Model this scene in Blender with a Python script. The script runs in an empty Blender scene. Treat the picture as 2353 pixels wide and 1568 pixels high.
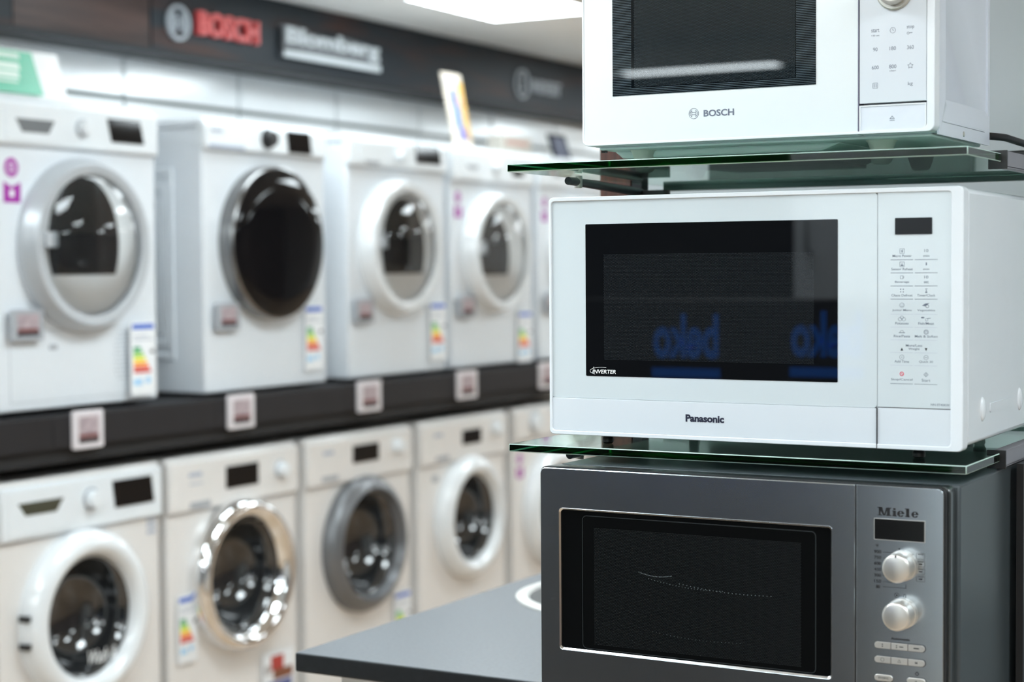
import bpy, bmesh, math, random
from mathutils import Vector, Matrix
random.seed(7)
S = bpy.context.scene
COL = S.collection
CZ = 1.46            # camera height above the floor; the measured z values below are relative to it

# ------------------------------------------------------------------ camera
cam_d = bpy.data.cameras.new('camera')
cam = bpy.data.objects.new('camera', cam_d)
COL.objects.link(cam)
S.camera = cam
FPX, YAW, PITCH, ROLL = 4053.4, 0.5099, 0.0404, -0.0065
fw = Vector((-math.sin(YAW)*math.cos(PITCH), math.cos(YAW)*math.cos(PITCH), -math.sin(PITCH)))
rt = Vector((math.cos(YAW), math.sin(YAW), 0)); up = rt.cross(fw)
r2 = rt*math.cos(ROLL) + up*math.sin(ROLL); u2 = -rt*math.sin(ROLL) + up*math.cos(ROLL)
M = Matrix((r2, u2, -fw)).transposed().to_4x4()
M.translation = Vector((0, 0, CZ))
cam.matrix_world = M
cam_d.sensor_width = 36
cam_d.lens = FPX*36/2353
cam_d.dof.use_dof = True
cam_d.dof.focus_distance = 2.19
cam_d.dof.aperture_fstop = (cam_d.lens/1000)/0.0170
cam_d.clip_start = 0.05

# ------------------------------------------------------------------ world, exposure
w = bpy.data.worlds.new('world'); S.world = w; w.use_nodes = True
w.node_tree.nodes['Background'].inputs[0].default_value = (0.85, 0.93, 1, 1)
w.node_tree.nodes['Background'].inputs[1].default_value = 0.3
S.view_settings.view_transform = 'Standard'
S.view_settings.look = 'None'
S.view_settings.gamma = 1
S.view_settings.exposure = 0.0
S.view_settings.use_curve_mapping = False
S.cycles.use_denoising = True
S.cycles.max_bounces = 10
S.cycles.transparent_max_bounces = 12
S.cycles.caustics_reflective = True
S.cycles.caustics_refractive = True
S.cycles.sample_clamp_indirect = 6
LAMP = 26.5

# ------------------------------------------------------------------ materials
MATS = {}
def mat(name, col, rough=0.5, metal=0.0, spec=0.5, coat=0.0, noise=0.03, scale=30, bump=0.0, emit=None, es=0.0, stretch=None, coatr=0.05):
    if name in MATS: return MATS[name]
    m = bpy.data.materials.new(name); m.use_nodes = True
    nt = m.node_tree; b = nt.nodes['Principled BSDF']
    b.inputs['Roughness'].default_value = rough
    b.inputs['Metallic'].default_value = metal
    b.inputs['Specular IOR Level'].default_value = spec
    b.inputs['Coat Weight'].default_value = coat
    b.inputs['Coat Roughness'].default_value = coatr
    tc = nt.nodes.new('ShaderNodeTexCoord'); mp = nt.nodes.new('ShaderNodeMapping')
    if stretch: mp.inputs['Scale'].default_value = stretch
    n = nt.nodes.new('ShaderNodeTexNoise'); n.inputs['Scale'].default_value = scale; n.inputs['Detail'].default_value = 3
    nt.links.new(tc.outputs['Object'], mp.inputs[0]); nt.links.new(mp.outputs[0], n.inputs['Vector'])
    r = nt.nodes.new('ShaderNodeValToRGB')
    a = 1-noise; c2 = 1+noise
    r.color_ramp.elements[0].position = 0.3; r.color_ramp.elements[1].position = 0.7
    r.color_ramp.elements[0].color = (col[0]*a, col[1]*a, col[2]*a, 1)
    r.color_ramp.elements[1].color = (min(1, col[0]*c2), min(1, col[1]*c2), min(1, col[2]*c2), 1)
    nt.links.new(n.outputs['Fac'], r.inputs[0]); nt.links.new(r.outputs[0], b.inputs['Base Color'])
    if bump:
        bp = nt.nodes.new('ShaderNodeBump'); bp.inputs['Strength'].default_value = bump; bp.inputs['Distance'].default_value = 0.001
        nt.links.new(n.outputs['Fac'], bp.inputs['Height']); nt.links.new(bp.outputs[0], b.inputs['Normal'])
    if emit:
        b.inputs['Emission Color'].default_value = (*emit, 1); b.inputs['Emission Strength'].default_value = es
    MATS[name] = m
    return m

def node(nt, t, **k):
    n = nt.nodes.new(t)
    for a, b in k.items(): setattr(n, a, b)
    return n
def mth(nt, op, a, b=None, c=None):
    n = nt.nodes.new('ShaderNodeMath'); n.operation = op
    for i, v in enumerate((a, b, c)):
        if v is None: continue
        if isinstance(v, (int, float)): n.inputs[i].default_value = v
        else: nt.links.new(v, n.inputs[i])
    return n.outputs[0]

def dots_mat(name, base, dot, pitch, radius, rect, rough=0.1, coat=1.0, stripes=None, stripecol=None):
    """black glass with the hexagonal dot screen seen inside a rectangle (object x/z), optional printed fine lines outside it"""
    m = bpy.data.materials.new(name); m.use_nodes = True; nt = m.node_tree; b = nt.nodes['Principled BSDF']
    tc = node(nt, 'ShaderNodeTexCoord'); sp = node(nt, 'ShaderNodeSeparateXYZ'); nt.links.new(tc.outputs['Object'], sp.inputs[0])
    x, z = sp.outputs[0], sp.outputs[2]
    def lattice(ox, oz):
        px = mth(nt, 'SUBTRACT', mth(nt, 'MODULO', mth(nt, 'ADD', x, 10+ox), pitch), pitch/2)
        pz = mth(nt, 'SUBTRACT', mth(nt, 'MODULO', mth(nt, 'ADD', z, 10+oz), pitch*1.732), pitch*0.866)
        d = mth(nt, 'SQRT', mth(nt, 'ADD', mth(nt, 'MULTIPLY', px, px), mth(nt, 'MULTIPLY', pz, pz)))
        return mth(nt, 'LESS_THAN', d, radius)
    dd = mth(nt, 'MAXIMUM', lattice(0, 0), lattice(pitch/2, pitch*0.866))
    ins = mth(nt, 'MULTIPLY', mth(nt, 'MULTIPLY', mth(nt, 'GREATER_THAN', x, rect[0]), mth(nt, 'LESS_THAN', x, rect[1])),
              mth(nt, 'MULTIPLY', mth(nt, 'GREATER_THAN', z, rect[2]), mth(nt, 'LESS_THAN', z, rect[3])))
    fac = mth(nt, 'MULTIPLY', dd, ins)
    mx = node(nt, 'ShaderNodeMixRGB'); mx.inputs[1].default_value = (*base, 1); mx.inputs[2].default_value = (*dot, 1)
    nt.links.new(fac, mx.inputs[0]); out = mx.outputs[0]
    if stripes:
        st = mth(nt, 'LESS_THAN', mth(nt, 'MODULO', mth(nt, 'ADD', z, 10), stripes), stripes*0.38)
        oo = mth(nt, 'SUBTRACT', 1.0, mth(nt, 'MULTIPLY', mth(nt, 'MULTIPLY', mth(nt, 'GREATER_THAN', x, rect[0]-0.004), mth(nt, 'LESS_THAN', x, rect[1]+0.001)),
              mth(nt, 'MULTIPLY', mth(nt, 'GREATER_THAN', z, rect[2]-0.001), mth(nt, 'LESS_THAN', z, rect[3]+0.001))))
        m2 = node(nt, 'ShaderNodeMixRGB'); m2.inputs[2].default_value = (*stripecol, 1)
        nt.links.new(mth(nt, 'MULTIPLY', st, oo), m2.inputs[0]); nt.links.new(out, m2.inputs[1]); out = m2.outputs[0]
    nt.links.new(out, b.inputs['Base Color'])
    b.inputs['Roughness'].default_value = rough; b.inputs['Specular IOR Level'].default_value = 0.0; b.inputs['Coat Weight'].default_value = coat; b.inputs['Coat Roughness'].default_value = 0.005
    return m

def thin_glass(name, tint=(1, 1, 1), refl=1.0, rough=0.0):
    m = bpy.data.materials.new(name); m.use_nodes = True; nt = m.node_tree
    nt.nodes.remove(nt.nodes['Principled BSDF']); out = nt.nodes['Material Output']
    t = node(nt, 'ShaderNodeBsdfTransparent'); t.inputs[0].default_value = (*tint, 1)
    g = node(nt, 'ShaderNodeBsdfGlossy'); g.inputs['Roughness'].default_value = rough
    f = node(nt, 'ShaderNodeFresnel'); f.inputs[0].default_value = 1.5
    mx = node(nt, 'ShaderNodeMixShader')
    nt.links.new(mth(nt, 'MULTIPLY', f.outputs[0], refl), mx.inputs[0]); nt.links.new(t.outputs[0], mx.inputs[1]); nt.links.new(g.outputs[0], mx.inputs[2])
    nt.links.new(mx.outputs[0], out.inputs['Surface'])
    return m

def slab_glass():
    m = bpy.data.materials.new('green_shelf_glass'); m.use_nodes = True; nt = m.node_tree
    nt.nodes.remove(nt.nodes['Principled BSDF']); out = nt.nodes['Material Output']
    g = node(nt, 'ShaderNodeBsdfGlass'); g.inputs['Roughness'].default_value = 0.0; g.inputs['IOR'].default_value = 1.52
    g.inputs['Color'].default_value = (0.97, 1, 0.985, 1)
    a = node(nt, 'ShaderNodeVolumeAbsorption'); a.inputs['Color'].default_value = (0.02, 0.84, 0.52, 1); a.inputs['Density'].default_value = 19
    nt.links.new(g.outputs[0], out.inputs['Surface']); nt.links.new(a.outputs[0], out.inputs['Volume'])
    return m

def brushed(name, col, rough=0.3):
    m = bpy.data.materials.new(name); m.use_nodes = True; nt = m.node_tree; b = nt.nodes['Principled BSDF']
    b.inputs['Metallic'].default_value = 1; b.inputs['Base Color'].default_value = (*col, 1)
    b.inputs['Anisotropic'].default_value = 0.0
    tc = node(nt, 'ShaderNodeTexCoord'); mp = node(nt, 'ShaderNodeMapping'); mp.inputs['Scale'].default_value = (12, 400, 1600)
    n = node(nt, 'ShaderNodeTexNoise'); n.inputs['Scale'].default_value = 3; n.inputs['Detail'].default_value = 4
    nt.links.new(tc.outputs['Object'], mp.inputs[0]); nt.links.new(mp.outputs[0], n.inputs['Vector'])
    nt.links.new(mth(nt, 'ADD', rough-0.03, mth(nt, 'MULTIPLY', n.outputs['Fac'], 0.06)), b.inputs['Roughness'])
    r = node(nt, 'ShaderNodeValToRGB'); r.color_ramp.elements[0].color = (*[c*0.955 for c in col], 1); r.color_ramp.elements[1].color = (*[min(1, c*1.035) for c in col], 1)
    r.color_ramp.elements[0].position = 0.3; r.color_ramp.elements[1].position = 0.7
    nt.links.new(n.outputs['Fac'], r.inputs[0]); nt.links.new(r.outputs[0], b.inputs['Base Color'])
    return m

WHITE = mat('white_enamel', (0.74, 0.78, 0.82), 0.28, noise=0.01, coat=0.3)
WHITE2 = mat('white_plastic', (0.78, 0.82, 0.85), 0.38, noise=0.01)
WHITE_BOUNCE = mat('white_enamel_warm_bounce', (0.77, 0.75, 0.73), 0.28, noise=0.01, coat=0.3)  # warm bounce from the floor tinted into the white enamel colour
INNER = mat('inner_door_white', (0.90, 0.91, 0.92), 0.4, noise=0.01)
SHADOW = mat('joint_dark', (0.03, 0.03, 0.035), 0.6)
JOINT = mat('joint_grey', (0.42, 0.44, 0.47), 0.6)
BLACKG = mat('black_glass', (0.005, 0.005, 0.006), 0.05, spec=0.25)
BLACKP = mat('black_plastic', (0.012, 0.012, 0.013), 0.35)
BLACKM = mat('black_shelf_metal', (0.017, 0.016, 0.018), 0.5, spec=0.3, noise=0.1, scale=12)
CHROME = mat('chrome', (0.85, 0.86, 0.87), 0.06, metal=1, noise=0.01)
SILVER = mat('silver_plastic', (0.52, 0.55, 0.58), 0.3, metal=0.25, noise=0.01)
RINGGREY = mat('graphite_ring', (0.17, 0.175, 0.185), 0.32, metal=0.4, noise=0.02)
RINGW = mat('white_gloss_ring', (0.78, 0.81, 0.83), 0.14, coat=0.6, noise=0.01)
BOWL = mat('dark_glass_bowl', (0.016, 0.018, 0.02), 0.09, coat=1.0, noise=0.3, scale=8)
DRUM = mat('dark_drum', (0.05, 0.05, 0.05), 0.35, metal=0.6, noise=0.2, scale=40)
LENS = thin_glass('clear_lens', (0.99, 1, 1), 0.9)
MAG = mat('magenta_print', (0.36, 0.02, 0.34), 0.4)
INKD = mat('dark_ink', (0.06, 0.07, 0.10), 0.5)
INKG = mat('grey_ink', (0.15, 0.175, 0.23), 0.5)
INKL = mat('light_grey_ink', (0.42, 0.46, 0.54), 0.5)
INKR = mat('red_ink', (0.62, 0.01, 0.07), 0.5)
WHITEINK = mat('white_ink', (0.85, 0.87, 0.88), 0.5)
CARD = mat('white_card', (0.82, 0.84, 0.86), 0.5)
EINK = mat('tag_screen', (0.42, 0.34, 0.36), 0.4, noise=0.25, scale=60, stretch=(1, 1, 6))
TAGR = mat('tag_red', (0.24, 0.10, 0.10), 0.4)
TAGK = mat('tag_black', (0.03, 0.03, 0.035), 0.4)
TAGF = mat('tag_frame', (0.70, 0.66, 0.68), 0.4)
TAGG = mat('tag_frame_grey', (0.38, 0.40, 0.43), 0.4)
GLASS = slab_glass()
ARRIS = mat('ground_glass_edge', (0.42, 0.56, 0.51), 0.35)
STEEL = brushed('brushed_steel', (0.60, 0.655, 0.70), 0.20)
STEELB = mat('satin_button', (0.62, 0.61, 0.58), 0.33, metal=0.75, noise=0.02)

# ------------------------------------------------------------------ mesh helpers
class B:
    def __init__(s): s.bm = bmesh.new(); s.mi = 0; s.mats = []
    def m(s, material):
        if material not in s.mats: s.mats.append(material)
        s.mi = s.mats.index(material); return s
    def _f(s, vs):
        try:
            f = s.bm.faces.new(vs); f.material_index = s.mi; return f
        except ValueError: return None
    def box(s, x0, x1, y0, y1, z0, z1):
        v = [s.bm.verts.new(p) for p in ((x0,y0,z0),(x1,y0,z0),(x1,y1,z0),(x0,y1,z0),(x0,y0,z1),(x1,y0,z1),(x1,y1,z1),(x0,y1,z1))]
        for f in ((3,2,1,0),(4,5,6,7),(0,1,5,4),(1,2,6,5),(2,3,7,6),(3,0,4,7)): s._f([v[i] for i in f])
        return s
    def prism(s, pts, y0, y1):
        """polygon in x/z (counter clockwise seen from -y) extruded from y0 (front) to y1"""
        a = [s.bm.verts.new((p[0], y0, p[1])) for p in pts]; b = [s.bm.verts.new((p[0], y1, p[1])) for p in pts]
        s._f(a); s._f(b[::-1]); n = len(pts)
        for i in range(n): s._f([a[i], b[i], b[(i+1) % n], a[(i+1) % n]])
        return s
    def rr(s, x0, x1, z0, z1, r, y0, y1): return s.prism(rloop(x0, x1, z0, z1, r), y0, y1)
    def frame(s, o, i, y0, y1, yi=None):
        """ring between outer and inner loops (same vertex count); yi: depth of the inner front edge"""
        if yi is None: yi = y0
        n = len(o)
        A = [s.bm.verts.new((p[0], y0, p[1])) for p in o]; Bv = [s.bm.verts.new((p[0], yi, p[1])) for p in i]
        C = [s.bm.verts.new((p[0], y1, p[1])) for p in o]; D = [s.bm.verts.new((p[0], y1, p[1])) for p in i]
        for k in range(n):
            j = (k+1) % n
            s._f([A[k], A[j], Bv[j], Bv[k]]); s._f([C[j], C[k], D[k], D[j]])
            s._f([A[j], A[k], C[k], C[j]]); s._f([Bv[k], Bv[j], D[j], D[k]])
        return s
    def lathe(s, cx, cz, prof, seg=64, axis='y', c3=0):
        """profile of (radius, depth) revolved about an axis through (cx, cz)"""
        rings = []
        for r, y in prof:
            if r < 1e-6:
                p = (cx, y, cz) if axis == 'y' else (cx, cz, y)
                rings.append([s.bm.verts.new(p)])
            else:
                L = []
                for k in range(seg):
                    t = 2*math.pi*k/seg; a, b = cx+r*math.cos(t), cz+r*math.sin(t)
                    L.append(s.bm.verts.new((a, y, b) if axis == 'y' else (a, b, y)))
                rings.append(L)
        for A, C in zip(rings, rings[1:]):
            for k in range(seg):
                j = (k+1) % seg
                if len(A) == 1 and len(C) == 1: continue
                if len(A) == 1: s._f([A[0], C[k], C[j]])
                elif len(C) == 1: s._f([A[k], C[0], A[j]])
                else: s._f([A[k], C[k], C[j], A[j]])
        return s
    def tube(s, pts, r, seg=12):
        pts = [Vector(p) for p in pts]; prev = None; rings = []
        for i, p in enumerate(pts):
            d = (pts[min(i+1, len(pts)-1)] - pts[max(i-1, 0)]).normalized()
            u = d.cross(Vector((0, 0, 1)));
            if u.length < 1e-3: u = d.cross(Vector((1, 0, 0)))
            u.normalize(); v = d.cross(u)
            rr = r[i] if isinstance(r, (list, tuple)) else r
            rings.append([s.bm.verts.new(p + u*rr*math.cos(2*math.pi*k/seg) + v*rr*math.sin(2*math.pi*k/seg)) for k in range(seg)])
        for A, C in zip(rings, rings[1:]):
            for k in range(seg): s._f([A[k], A[(k+1) % seg], C[(k+1) % seg], C[k]])
        s._f(rings[0][::-1]); s._f(rings[-1]); return s
    def line(s, pts, wd, y0, y1, closed=False):
        """stroked polyline printed in the x/z plane"""
        n = len(pts)
        for i in range(n if closed else n-1):
            a = Vector(pts[i]); b = Vector(pts[(i+1) % n]); d = (b-a)
            if d.length < 1e-9: continue
            d.normalize(); q = Vector((-d.y, d.x))*wd/2
            s.prism([tuple(a-q), tuple(b-q), tuple(b+q), tuple(a+q)], y0, y1)
        return s
    def circ(s, cx, cz, r, wd, y0, y1, seg=24, a0=0, a1=360):
        n = max(3, int(seg*(a1-a0)/360))
        P = [(cx+r*math.cos(math.radians(a0+(a1-a0)*k/n)), cz+r*math.sin(math.radians(a0+(a1-a0)*k/n))) for k in range(n+1)]
        return s.line(P, wd, y0, y1)
    def disc(s, cx, cz, r, y0, y1, seg=24, rz=None):
        rz = rz or r
        return s.prism([(cx+r*math.cos(2*math.pi*k/seg), cz+rz*math.sin(2*math.pi*k/seg)) for k in range(seg)], y0, y1)
    def text(s, body, x0, x1, z0, z1, y, bold=0.0, shear=0.0, th=0.0002, fitw=True, align='c', fat=1.0):
        me = text_mesh(body, bold)
        xs = [v.co.x for v in me.vertices]; ys = [v.co.y for v in me.vertices]
        a, b, c, d = min(xs), max(xs), min(ys), max(ys)
        sz = (z1-z0)/(d-c); sx = (x1-x0)/(b-a) if fitw else sz*fat
        off = x0 if fitw else ((x0+x1)/2 - (b-a)*sx/2 if align == 'c' else (x0 if align == 'l' else x1-(b-a)*sx))
        vs = []
        for v in me.vertices:
            zz = z0+(v.co.y-c)*sz
            vs.append(s.bm.verts.new((off+(v.co.x-a)*sx+shear*(zz-z0), y - (th if v.co.z > 0 else 0), zz)))
        for p in me.polygons: s._f([vs[i] for i in p.vertices])
        bpy.data.meshes.remove(me)
        return s
    def done(s, name, material=None, parent=None, bevel=0, seg=2, smooth=35, loc=None, rz=None, bang=40):
        me = bpy.data.meshes.new(name)
        bmesh.ops.recalc_face_normals(s.bm, faces=s.bm.faces)
        s.bm.to_mesh(me); s.bm.free()
        for q in (s.mats or [material]): me.materials.append(q)
        for p in me.polygons: p.use_smooth = True
        me.set_sharp_from_angle(angle=math.radians(smooth))
        o = bpy.data.objects.new(name, me); COL.objects.link(o)
        if parent: o.parent = parent
        if loc: o.location = loc
        if rz is not None: o.rotation_euler.z = rz
        if bevel:
            mo = o.modifiers.new('bevel', 'BEVEL'); mo.width = bevel; mo.segments = seg; mo.limit_method = 'ANGLE'; mo.angle_limit = math.radians(bang)
            mo.harden_normals = False
        return o

_TM = {}
def text_mesh(body, bold):
    bold = bold or 0.004
    cu = bpy.data.curves.new('t', 'FONT'); cu.body = body; cu.size = 1; cu.extrude = 0.01; cu.offset = bold; cu.resolution_u = 4
    o = bpy.data.objects.new('t', cu)
    me = bpy.data.meshes.new_from_object(o)
    bpy.data.objects.remove(o); bpy.data.curves.remove(cu)
    return me

def rloop(x0, x1, z0, z1, r, n=6):
    """rounded rectangle, r = radius or (bottom left, bottom right, top right, top left)"""
    if not isinstance(r, (list, tuple)): r = (r, r, r, r)
    P = []
    for (cx, cz, q, a) in ((x0, z0, r[0], 180), (x1, z0, r[1], 270), (x1, z1, r[2], 0), (x0, z1, r[3], 90)):
        q = max(q, 1e-5)
        ox = cx+q if cx == x0 else cx-q; oz = cz+q if cz == z0 else cz-q
        for k in range(n+1):
            t = math.radians(a+90*k/n); P.append((ox+q*math.cos(t), oz+q*math.sin(t)))
    return P

def tag(o, label=None, cat=None, group=None, kind=None):
    if label: o['label'] = label
    if cat: o['category'] = cat
    if group: o['group'] = group
    if kind: o['kind'] = kind
    return o
def empty(name, loc, rz=0, label=None, cat=None, group=None):
    o = bpy.data.objects.new(name, None); COL.objects.link(o); o.location = loc; o.rotation_euler = (0, 0, rz); o.empty_display_size = 0.1
    return tag(o, label, cat, group)
def copy_tree(o, parent=None):
    c = o.copy(); COL.objects.link(c)
    if parent: c.parent = parent
    for ch in list(o.children): copy_tree(ch, c)
    return c

CEIL = 0.94 + CZ
XW = -3.85      # left wall
XF = -3.1892    # front plane of the machines

# ------------------------------------------------------------------ the room
def wood_floor():
    m = bpy.data.materials.new('wood_floor'); m.use_nodes = True; nt = m.node_tree; b = nt.nodes['Principled BSDF']
    tc = node(nt, 'ShaderNodeTexCoord'); br = node(nt, 'ShaderNodeTexBrick'); mp = node(nt, 'ShaderNodeMapping')
    mp.inputs['Rotation'].default_value = (0, 0, math.pi/2)
    br.inputs['Scale'].default_value = 1; br.inputs['Brick Width'].default_value = 1.2; br.inputs['Row Height'].default_value = 0.19
    br.inputs['Mortar Size'].default_value = 0.002
    br.inputs['Color1'].default_value = (0.46, 0.33, 0.22, 1); br.inputs['Color2'].default_value = (0.39, 0.28, 0.19, 1); br.inputs['Mortar'].default_value = (0.12, 0.07, 0.04, 1)
    nt.links.new(tc.outputs['Object'], mp.inputs[0]); nt.links.new(mp.outputs[0], br.inputs['Vector']); nt.links.new(br.outputs['Color'], b.inputs['Base Color'])
    b.inputs['Roughness'].default_value = 0.3
    return m
tag(B().box(-4.0, 4.2, -6.2, 14.2, -0.1, 0).done('floor', wood_floor()), kind='structure')
CEILM = mat('ceiling_board', (0.84, 0.82, 0.78), 0.8, noise=0.02, scale=4)
cb = B()
cb.box(-4.0, 4.2, -6.2, 14.2, CEIL, CEIL+0.1)
tag(cb.done('ceiling', CEILM), kind='structure')
WALLC = mat('charcoal_wall', (.12, .125, .13), .6, noise=.1, scale=2)
WALLM = mat('pale_wall_paint', (0.62, 0.64, 0.65), 0.6, noise=0.02, scale=3)
tag(B().box(-4.0, 4.2, 14.1, 14.2, 0, CEIL).done('wall_far', WALLM), kind='structure')
tag(B().box(-4.0, 4.2, -6.2, -6.1, 0, CEIL).done('wall_back', WALLM), kind='structure')
WALLD = mat('brown_wall_display', (0.20, 0.15, 0.13), 0.6, noise=0.3, scale=2)
tag(B().box(4.1, 4.2, -6.1, 14.1, 0, CEIL).done('wall_right', WALLD), kind='structure')
# left wall: glossy white panels with dark joints
PAN = mat('glossy_wall_panel', (0.84, 0.87, 0.885), 0.10, noise=0.01, scale=3, coat=0.0, spec=0.5)
PANJ = mat('panel_joint', (0.10, 0.115, 0.105), 0.6)
b = B().m(PANJ); b.box(-4.0, XW-0.012, -6.1, 14.1, 0, CEIL)
b.m(PAN)
zs = [0.0, 0.557-1.18+CZ, 0.557-0.59+CZ, 0.557+CZ, CEIL]
y = 4.3495 - 0.5905*18
while y < 14.0:
    for z0, z1 in zip(zs, zs[1:]):
        b.box(XW-0.014, XW, max(y+0.006, -6.1), min(y+0.5845, 14.1), z0+0.008, z1-0.008)
    y += 0.5905
tag(b.done('wall_left', PAN), kind='structure')

# fascia bulkhead along the left wall, with the brand lettering on it
def fascia_mat():
    m = bpy.data.materials.new('fascia_laminate'); m.use_nodes = True; nt = m.node_tree; b = nt.nodes['Principled BSDF']
    tc = node(nt, 'ShaderNodeTexCoord'); mp = node(nt, 'ShaderNodeMapping'); mp.inputs['Scale'].default_value = (1, 1.1, 9)
    n = node(nt, 'ShaderNodeTexNoise'); n.inputs['Scale'].default_value = 1.6; n.inputs['Detail'].default_value = 5
    nt.links.new(tc.outputs['Object'], mp.inputs[0]); nt.links.new(mp.outputs[0], n.inputs['Vector'])
    r = node(nt, 'ShaderNodeValToRGB'); r.color_ramp.elements[0].position = 0.5; r.color_ramp.elements[1].position = 0.72
    r.color_ramp.elements[0].color = (0.017, 0.023, 0.029, 1); r.color_ramp.elements[1].color = (0.060, 0.026, 0.018, 1)
    nt.links.new(n.outputs['Fac'], r.inputs[0]); nt.links.new(r.outputs[0], b.inputs['Base Color'])
    b.inputs['Roughness'].default_value = 0.45; b.inputs['Specular IOR Level'].default_value = 0.18
    return m
FAS = fascia_mat()
XS = -3.70
STREAKS = mat('streaky_brown_laminate', (0.042, 0.022, 0.018), 0.4, spec=0.25, noise=0.6, scale=2.5, stretch=(1, 1, 9))  # brown tone varied by noise stretched lengthwise
LIP = mat('fascia_lip', (0.02, 0.022, 0.025), 0.5, spec=0.2)
b = B().m(FAS); b.box(XW, XS, 4.312, 14.0, 0.705+CZ, CEIL-0.002)
b.m(STREAKS); b.box(XW, XS, 3.72, 4.300, 0.705+CZ, CEIL-0.002)
b.m(FAS); b.box(XW, XS, -3, 3.715, 0.705+CZ, CEIL-0.002)
b.m(LIP); b.box(XW+0.005, XS-0.004, 4.300, 4.312, 0.71+CZ, CEIL-0.002); b.box(XW, XS+0.006, -3, 14.0, 0.690+CZ, 0.7055+CZ)
tag(b.done('trim_1'), kind='structure')

RZ = math.pi/2   # wall-side things: local x -> world +y, local -y -> world +x
def wall_sign(name, y, z, label, cat='sign', group='brand signs on the dark fascia'):
    return empty(name, (XS+0.001, y, z+CZ), RZ, label, cat, group)
LITRED = mat('lit_red_letters', (0.50, 0.06, 0.06), 0.4, emit=(1, 0.14, 0.14), es=0.10)
LITWH = mat('lit_white_letters', (0.55, 0.59, 0.61), 0.4, emit=(0.85, 0.93, 1), es=0.04)
LBOX = mat('lightbox_face', (0.12, 0.13, 0.14), 0.4, emit=(0.85, 0.93, 1), es=0.02)
SGREY = mat('silver_letters', (0.34, 0.37, 0.40), 0.4, emit=(0.8, 0.9, 1), es=0.04)
s1 = wall_sign('brand_sign', 4.3785, 0.74, 'round grey emblem beside glowing red five-letter name on dark fascia')
b = B(); b.circ(0.056, 0.056, 0.052, 0.010, -0.010, 0.0); b.circ(0.056, 0.056, 0.033, 0.007, -0.010, 0, a0=-62, a1=62); b.circ(0.056, 0.056, 0.033, 0.007, -0.010, 0, a0=118, a1=242)
for xx in (0.040, 0.072): b.line([(xx, 0.027), (xx, 0.085)], 0.007, -0.010, 0)
b.line([(0.040, 0.056), (0.072, 0.056)], 0.007, -0.010, 0)
b.done('emblem', SGREY, s1)
B().text('BOSCH', 0.144, 0.461, 0.028, 0.106, -0.001, bold=0.03, th=0.02).done('lettering', LITRED, s1)
s2 = wall_sign('brand_sign', 4.9741, 0.7468, 'white shaped lightbox sign with nine rounded letters and thick underline')
b = B(); b.rr(0, 0.602, 0.0, 0.030, 0.008, -0.02, 0); b.rr(0, 0.09, 0.0, 0.106, 0.012, -0.02, 0)
b.prism([(0.0, 0.03), (0.602, 0.03), (0.602, 0.072), (0.545, 0.088), (0.375, 0.10), (0.335, 0.088), (0.16, 0.092), (0.13, 0.106), (0.0, 0.106)], -0.019, 0)
b.done('lightbox', LBOX, s2)
b = B(); b.rr(0.0, 0.602, -0.003, 0.020, 0.006, -0.024, -0.019); b.done('underline', LITWH, s2)
B().text('Blomberg', 0.012, 0.592, 0.030, 0.102, -0.0205, bold=0.03, th=0.006).done('lettering', LITWH, s2)
s3 = wall_sign('brand_sign', 6.6361, 0.7406, 'small grey oval emblem with thin seven-letter name at far end of fascia')
b = B(); b.circ(0.074, 0.062, 0.058, 0.010, -0.01, 0); b.line([(0.074, 0.03), (0.074, 0.075)], 0.014, -0.01, 0); b.disc(0.074, 0.092, 0.009, -0.01, 0)
b.done('emblem', SGREY, s3)
B().text('INDESIT', 0.160, 0.425, 0.034, 0.090, -0.001, bold=0.01, th=0.01).done('lettering', SGREY, s3)

# ceiling light panels (one seen, some known from reflections, the rest added for light)
LAMPM = mat('light_panel_diffuser', (0.9, 0.9, 0.9), 0.6, emit=(0.85, 0.955, 1.0), es=LAMP)
LFRAME = mat('light_panel_frame', (0.75, 0.76, 0.77), 0.5)
LAMPH = mat('light_panel_diffuser_soft', (0.9, 0.9, 0.9), 0.6, emit=(0.85, 0.955, 1.0), es=LAMP*0.5)
def lamp(x0, x1, y0, y1, label, m=None):
    e = empty('ceiling_light', ((x0+x1)/2, (y0+y1)/2, CEIL-0.012), 0, label, 'ceiling light', 'square light panels on the ceiling')
    hx, hy = (x1-x0)/2, (y1-y0)/2
    B().box(-hx+.006, hx-.006, -hy+.006, hy-.006, 0, 0.006).done('diffuser', m or LAMPM, e)
    b = B()
    b.box(-hx, hx, -hy, -hy+.006, -.001, .0115); b.box(-hx, hx, hy-.006, hy, -.001, .0115); b.box(-hx, -hx+.006, -hy+.006, hy-.006, -.001, .0115); b.box(hx-.006, hx, -hy+.006, hy-.006, -.001, .0115)
    b.done('frame', LFRAME, e)
lamp(-3.284, -2.83, 5.12, 5.749, 'bright square ceiling light panel above the dark fascia', LAMPH)
for yy in (-0.9, 1.6, 3.95, 7.2, 9.2):  # unseen row added to light the wall evenly
    lamp(-3.284, -2.83, yy, yy+0.62, 'unseen ceiling light panel near the left wall, added to brighten the wall', LAMPH)
lamp(-3.66, -2.87, -4.0, -3.52, 'ceiling light panel behind the camera mirrored in the top microwave window')
for xa, xb in ((-2.06, -1.70), (-2.72, -2.32), (-1.55, -1.36)):
    lamp(xa, xb, 9.95, 10.55, 'ceiling light far down the aisle, mirrored in the glossy wall panels')
for yy in (-1.0, 1.2, 3.2, 6.4, 12.2):  # unseen panels added over the aisle for illumination
    lamp(-2.15, -1.5, yy, yy+0.62, 'unseen ceiling light panel over the aisle, added for illumination')
lamp(-0.95, -0.3, -0.25, 0.40, 'unseen ceiling light panel above the camera, added to brighten the microwave fronts')  # added to throw light on the microwave fronts
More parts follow.
